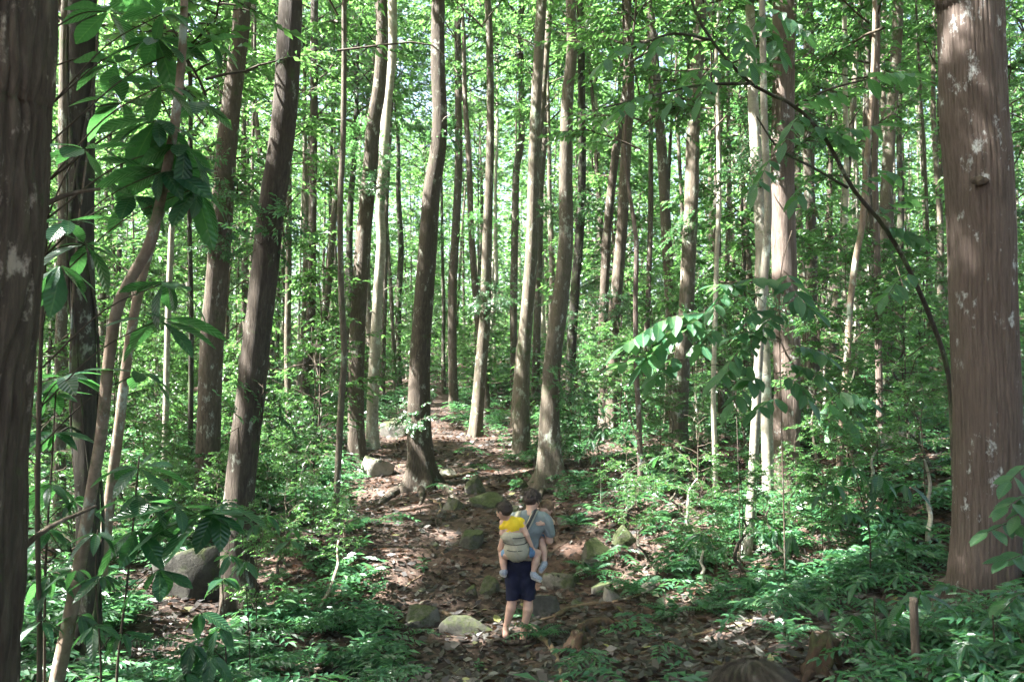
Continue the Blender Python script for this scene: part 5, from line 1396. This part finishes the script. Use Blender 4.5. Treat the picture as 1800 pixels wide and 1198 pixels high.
def sdf_mesh(name, prims, h, mat, cut=(), wr=0.0):
    lo = np.full(3, 1e9); hi = -lo
    for p in prims:
        if p[0] == 'c':
            m = max(p[3], p[4]); lo = np.minimum(lo, np.minimum(p[1], p[2]) - m); hi = np.maximum(hi, np.maximum(p[1], p[2]) + m)
        else:
            m = p[2].max(); lo = np.minimum(lo, p[1] - m); hi = np.maximum(hi, p[1] + m)
    lo -= 4 * h; hi += 4 * h
    n = np.ceil((hi - lo) / h).astype(int) + 1
    f = np.full(n, 0.2, np.float32)
    ax = [lo[i] + np.arange(n[i]) * h for i in range(3)]
    for p in prims:
        k = p[5]; pad = 0.05 + k * 2
        if p[0] == 'c': m = max(p[3], p[4]); a, b = np.minimum(p[1], p[2]) - m - pad, np.maximum(p[1], p[2]) + m + pad
        else: m = p[2].max(); a, b = p[1] - m - pad, p[1] + m + pad
        i0 = np.maximum(((a - lo) / h).astype(int), 0); i1 = np.minimum(((b - lo) / h).astype(int) + 2, n)
        X = np.stack(np.meshgrid(*[ax[i][i0[i]:i1[i]] for i in range(3)], indexing='ij'), -1)
        if p[0] == 'c':
            ba = p[2] - p[1]; t = np.clip(((X - p[1]) @ ba) / (ba @ ba + 1e-12), 0, 1)
            d = np.linalg.norm(X - p[1] - t[..., None] * ba, axis=-1) - (p[3] + t * (p[4] - p[3]))
        else:
            q = X - p[1]
            if p[3] is not None: q = q @ p[3]
            k0 = np.linalg.norm(q / p[2], axis=-1); k1 = np.linalg.norm(q / p[2] ** 2, axis=-1)
            d = k0 * (k0 - 1) / (k1 + 1e-9)
        sl = tuple(slice(i0[i], i1[i]) for i in range(3))
        g = f[sl]; hh = np.clip(0.5 + 0.5 * (g - d) / k, 0, 1)
        f[sl] = g * (1 - hh) + d * hh - k * hh * (1 - hh)
    if cut:
        X = np.stack(np.meshgrid(*ax, indexing='ij'), -1)
        for (pt, nn) in cut: f = np.maximum(f, (X - np.array(pt)) @ np.array(nn))
    if wr:
        X = np.stack(np.meshgrid(*ax, indexing='ij'), -1)
        m = np.abs(f) < 0.04
        q = X[m]
        f[m] += wr * (vnoise(q[:, 2] * 26 + 9 * q[:, 0] + 3 * np.sin(q[:, 0] * 17), q[:, 0] * 9 + q[:, 1] * 12, 5) + 0.6 * vnoise(q[:, 2] * 14 - 16 * q[:, 0], q[:, 1] * 20 + q[:, 2] * 5, 6))
    V, Q = surface_nets(f, lo, h)
    return make_mesh(name, V, None, Q, True, [mat])
def rotz(a): c, s = math.cos(a), math.sin(a); return np.array([[c, -s, 0], [s, c, 0], [0, 0, 1]])
def hand(w, d, side, sz=1.0, curl=0.35, up=(0, -1, 0)):
    "palm, four fingers and a thumb; w wrist, d direction of the fingers, side towards the thumb"
    w = np.array(w, float); d = unit(np.array(d, float)); t = unit(np.array(side, float) - d * (np.array(side, float) @ d)); nrm = np.cross(d, t)
    out = [cone(w, w + d * .035 * sz, .024 * sz, .026 * sz, .012)]
    for j in range(4):
        o = (1.5 - j) * .0195 * sz
        k0 = w + d * .085 * sz + t * o
        out.append(cone(w + d * .03 * sz + t * o * .7, k0, .014 * sz, .0125 * sz, .012))
        L = [.072, .082, .076, .058][j] * sz
        a = k0 + d * L * .5 + nrm * L * .5 * curl * .4; b = a + d * L * .5 * (1 - curl * .4) + nrm * L * .5 * curl
        out += [cone(k0, a, .0098 * sz, .009 * sz, .004), cone(a, b, .009 * sz, .0075 * sz, .004)]
    b0 = w + d * .03 * sz + t * .022 * sz; b1 = b0 + (d * .6 + t * .75) * .038 * sz; b2 = b1 + (d * .9 + t * .2) * .034 * sz
    out += [cone(b0, b1, .014 * sz, .011 * sz, .01), cone(b1, b2, .011 * sz, .0085 * sz, .004)]
    return out
def head_prims(c, r, yaw, pitch=0.0, neck=None):
    "skull with jaw, nose, ears; faces +y turned by yaw"
    R = rotz(yaw); c = np.array(c, float)
    cp, sp = math.cos(pitch), math.sin(pitch)
    Rx = np.array([[1, 0, 0], [0, cp, -sp], [0, sp, cp]])
    A = R @ Rx
    def q(x, y, z): return c + A @ (np.array([x, y, z]) * r)
    out = [ell(q(0, -.08, .14), np.array([.80, .96, .93]) * r, .02, A), ell(q(0, .22, -.42), np.array([.60, .62, .62]) * r, .03, A),
           cone(q(0, .86, -.05), q(0, 1.06, -.30), .08 * r, .15 * r, .02), ell(q(0, .72, -.62), np.array([.30, .20, .10]) * r, .02, A),
           cone(q(-.3, .74, .02), q(.3, .74, .02), .16 * r, .16 * r, .03),
           ell(q(-.82, 0, -.12), np.array([.12, .20, .32]) * r, .012, A), ell(q(.82, 0, -.12), np.array([.12, .20, .32]) * r, .012, A)]
    return out, A, q
def face_parts(root, A, q, r, tone):
    eye = bpy.data.materials.get('eye') or plain_mat('eye', (0.05, 0.035, 0.03), 0.3, 0.5, .1, 20, 0)
    lip = bpy.data.materials.get('lip') or plain_mat('lip', (0.36, 0.14, 0.12), 0.5, 0.4, .1, 20, 0)
    for sx in (-1, 1): link('eye', sdf_mesh('eye', [ell(q(sx * .32, .80, .0), np.array([.13, .08, .08]) * r, .01, A)], r * .06, eye), root)
    link('mouth', sdf_mesh('mouth', [ell(q(0, .86, -.56), np.array([.24, .07, .07]) * r, .01, A)], r * .05, lip), root)
def hair_prims(q, A, r, length='short', seed=1):
    rr = np.random.default_rng(seed); out = [ell(q(0, -.14, .24), np.array([.90, 1.0, .95]) * r, .02, A), ell(q(0, -.42, -.10), np.array([.78, .66, .62]) * r, .02, A)]
    n = 46 if length == 'short' else 70
    for k in range(n):
        a = rr.uniform(0, 6.28); e = rr.uniform(-.25, 1.3)
        x, y, z = math.cos(a) * math.cos(e), math.sin(a) * math.cos(e), math.sin(e)
        if y > .35 and z < .55: continue
        p0 = np.array([x * .86, y * .96 - .14, z * .92 + .22]); w = rr.normal(0, .25, 3)
        p1 = p0 + (np.array([x * .1, y * .1 - .05, -.28]) + w * .35) * (1 if length == 'short' else 1.3)
        out.append(cone(q(*p0), q(*p1), .10 * r, .05 * r, .012 * r / .1))
    if length == 'long':
        for k in range(16):
            a = -math.pi * (k + .5) / 16
            out += chain([q(math.cos(a) * .8, math.sin(a) * .8 - .1, -.1), q(math.cos(a) * .92, math.sin(a) * .9 - .1, -.6), q(math.cos(a) * .85, math.sin(a) * .85 - .1, -1.0)], [.16 * r, .17 * r, .08 * r], .02)
    return out
MAN = G(905, 1119) + np.array([0, 0.0, 0.0])
MD = proj(MAN)[2]; SC = MD / F                   # metres per photo pixel at the man
def mp(px, py, y=0.0): return np.array([(px - 905) * SC, y, (1119 - py) * SC])

def person(name, loc, label, group='family walking in the wood'):
    return empty(name, loc, label, 'person', group)
def strands(root, q, r, mat, n, seed, long=False, rad=.012):
    "single strands combed over the skull from the crown"
    g = np.random.default_rng(seed); m = MB()
    for k in range(n):
        a = g.uniform(0, 6.283); e0 = g.uniform(.25, 1.45); sp = g.uniform(.5, 1.1); pts = []
        for t in np.linspace(0, 1, 6):
            e = e0 - sp * t; aa = a + .35 * t * g.uniform(.5, 1.2)
            x, y, z = math.cos(aa) * math.cos(e), math.sin(aa) * math.cos(e), math.sin(e)
            if y > .45 and z < .35: break
            if z < -.45 and not long: break
            k1 = 1.035 + .03 * math.sin(3 * t) + g.normal(0, .006)
            pts.append(q(x * .92 * k1, y * 1.0 * k1 - .14, z * .97 * k1 + .24))
        if len(pts) > 2: m.add(*tube(np.array(pts), np.linspace(rad, rad * .4, len(pts)) * r, 3, cap=False))
    return link('hair_strands', m.mesh('hair_strands', [mat]), root)
# --- the man
man = person('person', MAN, 'man in grey t-shirt and navy shorts seen from behind, carrying two children')
lh, rh = mp(907, 990), mp(923, 990)
hc = mp(936, 882, .06)
hp, HA, hq = head_prims(hc, .112, -.75, -.45)
body = hp + [cone(mp(931, 906, 0), mp(935, 892, .04), .062, .058, .02)]
body += [ell(mp(927, 930, 0), (.19, .115, .17), .05), ell(mp(920, 958, 0), (.165, .11, .17), .05), ell(mp(915, 985, 0), (.175, .12, .13), .05)]
body += chain([mp(925, 908), mp(906, 914), mp(900, 920)], [.06, .065, .062], .03) + chain([mp(938, 908), mp(955, 914), mp(961, 920)], [.06, .065, .062], .03)
body += chain([mp(900, 919), mp(885, 950, -.02), mp(881, 965, .0), mp(881, 983, .04)], [.056, .044, .043, .028])
body += hand(mp(881, 983, .04), (0.02, .1, -1), (.3, 1, 0), 1.0, .5)
body += chain([mp(961, 919), mp(966, 952, .02), mp(962, 955, .14), mp(945, 945, .30)], [.056, .046, .044, .028])
body += hand(mp(945, 945, .30), (-1, .25, .1), (0, .1, 1), 1.0, .7)
body += chain([mp(906, 992), mp(902, 1048, .0), mp(898, 1068, -.02), mp(889, 1104, .0)], [.092, .060, .058, .034]) + chain([mp(924, 992), mp(929, 1050, .02), mp(928, 1070, -.04), mp(919, 1109, -.05)], [.092, .060, .058, .034])
for ank, t in ((mp(889, 1107, -.01), .0), (mp(919, 1112, -.06), .25)):
    z = ank.copy(); z[2] = .035 if t == 0 else .02
    body += [cone(ank, z + [0, -.03, 0], .036, .036, .02), cone(z + [0, -.045, .0], z + [.02 + t * .1, .08, 0.0], .034, .032, .02), cone(z + [.02 + t * .1, .08, 0.0], z + [.03 + t * .2, .16, -.008], .034, .022, .02)]
link('body', sdf_mesh('body', body, .0095, M['skin']), man)
face_parts(man, HA, hq, .112, None)
link('hair', sdf_mesh('hair', hair_prims(hq, HA, .112, 'short', 3), .007, M['hair_dark']), man)
strands(man, hq, .112, M['hair_dark'], 260, 31, rad=.02)
shirt = [ell(mp(927, 930, 0), (.205, .13, .175), .05), ell(mp(920, 958, 0), (.182, .125, .18), .05), ell(mp(916, 972, 0), (.185, .13, .10), .05)]
shirt += chain([mp(927, 907), mp(905, 914), mp(899, 922)], [.068, .078, .078], .03) + chain([mp(938, 907), mp(956, 914), mp(962, 922)], [.068, .078, .078], .03)
shirt += [cone(mp(899, 921), mp(890, 938, -.01), .076, .066), cone(mp(962, 921), mp(966, 938, .01), .076, .068)]
link('shirt', sdf_mesh('shirt', shirt, .0095, M['shirt_grey'], [(mp(915, 981), (0, 0, -1))], .007), man)
sh = [ell(mp(915, 988, 0), (.19, .135, .12), .04)] + chain([mp(906, 992), mp(903, 1020), mp(902, 1056)], [.108, .098, .088], .03) + chain([mp(924, 992), mp(927, 1020), mp(929, 1060)], [.108, .098, .088], .03)
link('shorts', sdf_mesh('shorts', sh, .0095, M['shorts_navy'], [(mp(915, 1053), (0, 0, -1)), (mp(915, 976), (0, 0, 1))], .007), man)
for ank, t in ((mp(889, 1107, -.01), .0), (mp(919, 1112, -.06), .25)):
    z = ank.copy(); z[2] = .0 if t == 0 else -.012
    link('sandal', sdf_mesh('sandal', [cone(z + [0, -.06, -.002], z + [.02 + t * .1, .08, -.002], .036, .042, .01), cone(z + [.02 + t * .1, .08, -.002], z + [.04 + t * .2, .17, -.006], .042, .03, .01)], .008, M['sandal'], [(z + [0, 0, .012], (0, 0, 1))]), man)

# --- the child on his back
def shoe(root, ank, toe, sz=1.0):
    ank = np.array(ank); toe = np.array(toe)
    s = link('shoe', sdf_mesh('shoe', [cone(ank, ank + (toe - ank) * .2 + [0, 0, -.015], .036 * sz, .036 * sz), cone(ank + [0, 0, -.02], toe, .036 * sz, .03 * sz, .02)], .006, M['shoe_grey']), root)
    dn = np.array([0, 0, -.03 * sz])
    link('sole', sdf_mesh('sole', [cone(ank + dn * 1.5, toe + dn * .6, .030 * sz, .028 * sz, .01)], .006, M['shoe_sole']), s)
BY = -.225
kid = person('person', MAN, 'small child in yellow shirt riding in the beige carrier on the man\'s back')
kc = mp(886, 894, BY - .02)
kp_, KA, kq = head_prims(kc, .095, 1.0, -.35)
kb = kp_ + [cone(mp(893, 908, BY), mp(889, 900, BY), .045, .042)]
kb += [ell(mp(902, 925, BY), (.118, .085, .14), .03), ell(mp(908, 955, BY + .01), (.115, .085, .13), .04)]
kb += chain([mp(895, 909, BY), mp(916, 914, BY), mp(925, 934, BY - .05), mp(933, 951, BY - .03)], [.04, .042, .031, .022]) + hand(mp(933, 951, BY - .03), (.5, .2, -.8), (0, 1, .3), .62, .5)
kb += chain([mp(897, 909, BY), mp(885, 914, BY), mp(883, 932, BY - .02), mp(887, 943, BY + .03)], [.04, .042, .031, .022]) + hand(mp(887, 943, BY + .03), (.4, .8, -.5), (0, 0, 1), .62, .6)
kb += chain([mp(915, 966, BY), mp(944, 971, BY + .13), mp(941, 985, BY + .09), mp(937, 1001, BY + .06)], [.066, .048, .045, .028])
kb += chain([mp(897, 968, BY), mp(884, 974, BY + .15), mp(885, 985, BY + .12), mp(887, 998, BY + .08)], [.066, .048, .045, .028])
link('body', sdf_mesh('body', kb, .007, M['skin']), kid)
face_parts(kid, KA, kq, .095, None)
link('hair', sdf_mesh('hair', hair_prims(kq, KA, .095, 'short', 5), .006, M['hair_dark']), kid)
strands(kid, kq, .095, M['hair_dark'], 220, 32, rad=.02)
ys = [ell(mp(902, 921, BY), (.118, .096, .12), .03)] + chain([mp(895, 909, BY), mp(914, 913, BY), mp(919, 921, BY - .02)], [.046, .048, .044]) + chain([mp(897, 909, BY), mp(887, 914, BY), mp(884, 922, BY - .01)], [.046, .048, .044])
link('shirt', sdf_mesh('shirt', ys, .0075, M['shirt_yellow'], [(mp(905, 945), (0, 0, -1))], .006), kid)
link('shorts', sdf_mesh('shorts', [ell(mp(908, 958, BY + .03), (.11, .08, .07), .03), cone(mp(916, 965, BY + .02), mp(932, 968, BY + .07), .070, .060), cone(mp(897, 966, BY + .02), mp(889, 970, BY + .09), .070, .060)], .0075, M['denim_light']), kid)
shoe(kid, mp(937, 1003, BY + .06), mp(948, 1011, BY + .03)); shoe(kid, mp(887, 1000, BY + .08), mp(882, 1005, BY + .17))

# --- the carrier
car = empty('child_carrier', MAN, 'beige child carrier with dark shoulder strap on the man\'s back', 'child carrier')
link('back_panel', sdf_mesh('back_panel', [ell(mp(902, 938, BY - .01), (.148, .115, .085), .05), ell(mp(908, 960, BY - .0), (.155, .125, .15), .05)], .008, M['carrier_beige'], [(mp(905, 924), (-.15, 0, .99)), (mp(905, 983), (.1, 0, -.99)), ((0, BY + .05, 0), (0, 1, 0))], .005), car)
for py in (936, 947, 958):
    pts = [mp(882 + (py - 936) * .25, py, BY + .0), mp(888 + (py - 936) * .2, py + 1, BY - .085), mp(904, py + 2, BY - .124), mp(920, py + 1, BY - .10), mp(927, py, BY - .0)]
    v, T_, Q_ = tube(catmull(np.array(pts), 20), np.full(20, .0045), 6); link('seam', make_mesh('seam', v, T_, Q_, True, [M['strap_dark']]), car)
def strap(pts, w, th, mat, name):
    pr = catmull(np.array(pts), 26); tg = unit(np.gradient(pr, axis=0)); c = np.array([pr[:, 0].mean(), 0.0, pr[:, 2].mean()])
    out = unit(np.cross(tg, np.array([1.0, 0, .25]))); out = np.where((out[:, 1:2] > 0) & (pr[:, 1:2] < .03), -out, out)
    sd = unit(np.cross(tg, out)); V = []
    for i in range(26): V += [pr[i] - sd[i] * w, pr[i] + sd[i] * w, pr[i] + sd[i] * w + out[i] * th, pr[i] - sd[i] * w + out[i] * th]
    Q = [[i * 4 + j, i * 4 + (j + 1) % 4, (i + 1) * 4 + (j + 1) % 4, (i + 1) * 4 + j] for i in range(25) for j in range(4)] + [[0, 3, 2, 1], [100, 101, 102, 103]]
    return link(name, make_mesh(name, V, None, Q, True, [M[mat]]), car)
strap([mp(947, 915, .13), mp(944, 902, .06), mp(942, 900, -.02), mp(936, 908, -.10), mp(929, 920, -.155), mp(921, 934, -.19)], .032, .012, 'carrier_beige', 'shoulder_strap')
strap([mp(947, 914, .135), mp(944, 900.5, .065), mp(942, 898, -.025), mp(936, 906.5, -.115), mp(929, 919, -.172), mp(921, 933, -.21)], .016, .012, 'strap_dark', 'strap_webbing')
strap([mp(912, 915, .13), mp(913, 903, .06), mp(912, 902, -.02), mp(908, 910, -.10), mp(904, 922, -.14)], .03, .012, 'carrier_beige', 'shoulder_strap')
bl = [mp(915, 978, 0) + np.array([math.cos(a) * .205, math.sin(a) * .15, 0.012 * math.sin(2 * a)]) for a in np.linspace(0, 6.283, 40)]
V = []
for p in bl: V += [p + [0, 0, -.02], p + [0, 0, .022]]
V2 = [(np.array(p) - mp(915, 978, 0)) * [1.07, 1.09, 1] + mp(915, 978, 0) for p in V]
n2 = len(V); Qb = [[2 * i, 2 * i + 2, 2 * i + 3, 2 * i + 1] for i in range(39)] + [[n2 + 2 * i, n2 + 2 * i + 1, n2 + 2 * i + 3, n2 + 2 * i + 2] for i in range(39)] + [[2 * i, n2 + 2 * i, n2 + 2 * i + 2, 2 * i + 2] for i in range(39)] + [[2 * i + 1, 2 * i + 3, n2 + 2 * i + 3, n2 + 2 * i + 1] for i in range(39)]
link('waist_belt', make_mesh('waist_belt', np.array(V + V2), None, Qb, True, [M['carrier_beige']]), car)

# --- the child on his front
FY = .19
kid2 = person('person', MAN, 'small child with light brown hair held on the man\'s front, looking over his shoulder')
fc = mp(962, 900, .17)
fp, FA, fq = head_prims(fc, .092, 2.6, -.1)
fb = fp + [cone(mp(963, 915, FY), mp(962, 906, .17), .042, .04)]
fb += [ell(mp(954, 930, FY + .02), (.085, .08, .12), .03), ell(mp(952, 952, FY + .02), (.10, .09, .11), .04)]
fb += chain([mp(966, 917, FY), mp(971, 922, .10), mp(963, 921, .0), mp(955, 920, -.075)], [.04, .036, .029, .022]) + hand(mp(955, 920, -.075), (-.9, -.35, .05), (0, .1, 1), .6, .3)
fb += chain([mp(953, 960, FY), mp(952, 952, .06), mp(956, 970, -.02), mp(957, 986, -.06)], [.062, .046, .042, .027])
fb += chain([mp(945, 960, FY + .03), mp(925, 960, FY + .1), mp(922, 985, FY + .05)], [.062, .046, .028])
link('body', sdf_mesh('body', fb, .007, M['skin']), kid2)
face_parts(kid2, FA, fq, .092, None)
link('hair', sdf_mesh('hair', hair_prims(fq, FA, .094, 'long', 8), .006, M['hair_light']), kid2)
strands(kid2, fq, .096, M['hair_light'], 240, 33, True, rad=.022)
link('shirt', sdf_mesh('shirt', [ell(mp(954, 930, FY + .02), (.095, .09, .13), .03), cone(mp(961, 916, FY), mp(969, 921, .12), .046, .042)], .0075, M['shirt_pale']), kid2)
link('shorts', sdf_mesh('shorts', [ell(mp(952, 953, FY + .02), (.112, .10, .10), .03), cone(mp(953, 958, FY), mp(952, 952, .09), .074, .062)], .0075, M['denim_light']), kid2)
shoe(kid2, mp(957, 988, -.06), mp(950, 998, -.12), .95); shoe(kid2, mp(922, 987, FY + .05), mp(922, 992, FY + .15), .95)

# --- the head close to the camera
tp = P(1330, 1182, 1.5); fx, fy = tp[0], tp[1] + .02; fg = gz1(fx, fy); Hn = tp[2] - fg
near = person('person', (fx, fy, fg), 'brown-haired head rising at the bottom edge, close to the camera')
r0 = .107; c = np.array([0, 0, Hn - .118])
np_, NA, nq = head_prims(c, r0, .15, -.15)
u = Hn / 1.28
nb = np_ + [cone((0, -.02, Hn - .27), (0, -.01, Hn - .2), .048, .046), ell((0, -.02, Hn - .42), (.14, .09, .15), .04), ell((0, -.02, Hn - .62), (.13, .085, .14), .04)]
for s in (-1, 1):
    nb += chain([(s * .05, -.02, Hn - .29), (s * .14, -.02, Hn - .31), (s * .17, -.03, Hn - .52), (s * .17, .03, Hn - .70)], [.045, .045, .034, .022]) + hand((s * .17, .03, Hn - .70), (0, .1, -1), (0, 1, 0), .75, .4)
    nb += chain([(s * .07, -.02, Hn - .66), (s * .08, 0, (Hn - .66) * .52), (s * .08, -.02, .07)], [.075, .05, .032]) + [cone((s * .08, -.04, .04), (s * .09, .12, .03), .034, .025)]
link('body', sdf_mesh('body', nb, .011, M['skin']), near)
face_parts(near, NA, nq, r0, None)
link('hair', sdf_mesh('hair', hair_prims(nq, NA, r0 * 1.04, 'short', 13), .0045, M['hair_mid']), near)
strands(near, nq, r0 * 1.04, M['hair_strand'], 900, 34, rad=.02)
link('shirt', sdf_mesh('shirt', [ell((0, -.02, Hn - .42), (.155, .105, .16), .04), ell((0, -.02, Hn - .62), (.148, .10, .13), .04)] + [cone((s * .12, -.02, Hn - .31), (s * .165, -.03, Hn - .46), .056, .05) for s in (-1, 1)], .009, M['shirt_pale'], [((0, 0, Hn - .70), (0, 0, -1))]), near)
link('shorts', sdf_mesh('shorts', [ell((0, -.02, Hn - .68), (.15, .10, .09), .03)] + [cone((s * .07, -.02, Hn - .68), (s * .08, 0, (Hn - .66) * .6), .085, .075) for s in (-1, 1)], .009, M['denim_light']), near)

# ------------------------------------------------------------------ thin haze volume added for a milky, cooler veil over the view
def haze_box(x0, x1, y0, y1, z0, z1, density):
    V = [(x, y, z) for x in (x0, x1) for y in (y0, y1) for z in (z0, z1)]
    Q = [(0, 1, 3, 2), (4, 6, 7, 5), (0, 4, 5, 1), (2, 3, 7, 6), (0, 2, 6, 4), (1, 5, 7, 3)]
    m, N, L, out = new_mat('haze')
    v = N.new('ShaderNodeVolumePrincipled')
    v.inputs['Color'].default_value = (0.86, 0.93, 1.0, 1); v.inputs['Density'].default_value = density
    v.inputs['Anisotropy'].default_value = 0.0
    L.new(v.outputs[0], out.inputs['Volume'])
    o = link('haze', make_mesh('haze', V, None, Q, False, [m]))
    return tag(o, 'pale haze volume added for a milky veil over the view', 'haze', kind='stuff')
zs = [float(gz(np.array([x]), np.array([y]))[0]) for x in np.linspace(-220, 220, 23) for y in np.linspace(-120, 320, 23)]
haze_box(-222, 222, -122, 322, min(zs) - 1.0, max(zs) + 32.0, HAZE)

# ------------------------------------------------------------------ gaps in the canopy where the sun comes through
ncut = 0
for o, fo, mt in gaps:
    w = o.parent.location if o.parent else Vector((0, 0, 0))
    A = np.array(mt)[:3, :3]; tr = np.array(mt)[:3, 3] + np.array(w)
    ctr = tr + A @ np.array([0, 0, 2.5])
    v = ctr - SP; al = v @ SUN; pd = np.linalg.norm(v - al[:, None] * SUN, axis=1)
    near = np.nonzero((pd < SR + 6.0) & (al > -2))[0]
    if len(near) == 0: continue
    B = (fo.b + fo.d * fo.l[:, None] * 0.5) @ A.T + tr
    kill = np.zeros(len(B), bool)
    for k in near:
        v = B - SP[k]; al = v @ SUN; pd2 = (v ** 2).sum(1) - al ** 2
        wob = 1 + 0.25 * np.sin(B[:, 0] * 3 + k)
        kill |= (al > 1.5) & (pd2 < (SR[k] * wob + 0.04) ** 2)
    if kill.all(): kill[:60] = False
    if kill.sum() > 0:
        o.data = fo.build(~kill); ncut += 1
        w_ = wood_of.get(o.name)
        if w_ is not None: w_.data = fo.build_wood(fo.wood_axis_flag(w_), ~(np.add.reduceat(kill, np.arange(0, len(kill), fo.nper)) > fo.nper * 0.4))
print('crowns opened:', ncut)
tot = sum(len(m.loops) - 2 * len(m.polygons) for m in bpy.data.meshes if m.users)
print('unique triangles:', tot, 'objects:', len(bpy.data.objects))

# ------------------------------------------------------------------ labels of the many alike plants: counted from the left
ONES = 'first second third fourth fifth sixth seventh eighth ninth tenth eleventh twelfth thirteenth fourteenth fifteenth sixteenth seventeenth eighteenth nineteenth twentieth'.split()
def ordinal(n): return ONES[n] if n < 20 else (['twenty', 'thirty', 'forty', 'fifty', 'sixty'][(n - 20) // 10] + '-' + ONES[n % 10])
by = {}
for rec in REG: by.setdefault(rec[1:4], []).append(rec)
for (adj, noun, place), recs in by.items():
    recs.sort(key=lambda q: q[4])
    for n_, rec in enumerate(recs):
        rec[0]['label'] = f'{adj} {noun} {place}' if len(recs) == 1 else f'{ordinal(n_)} {adj} {noun} from left, {place}'
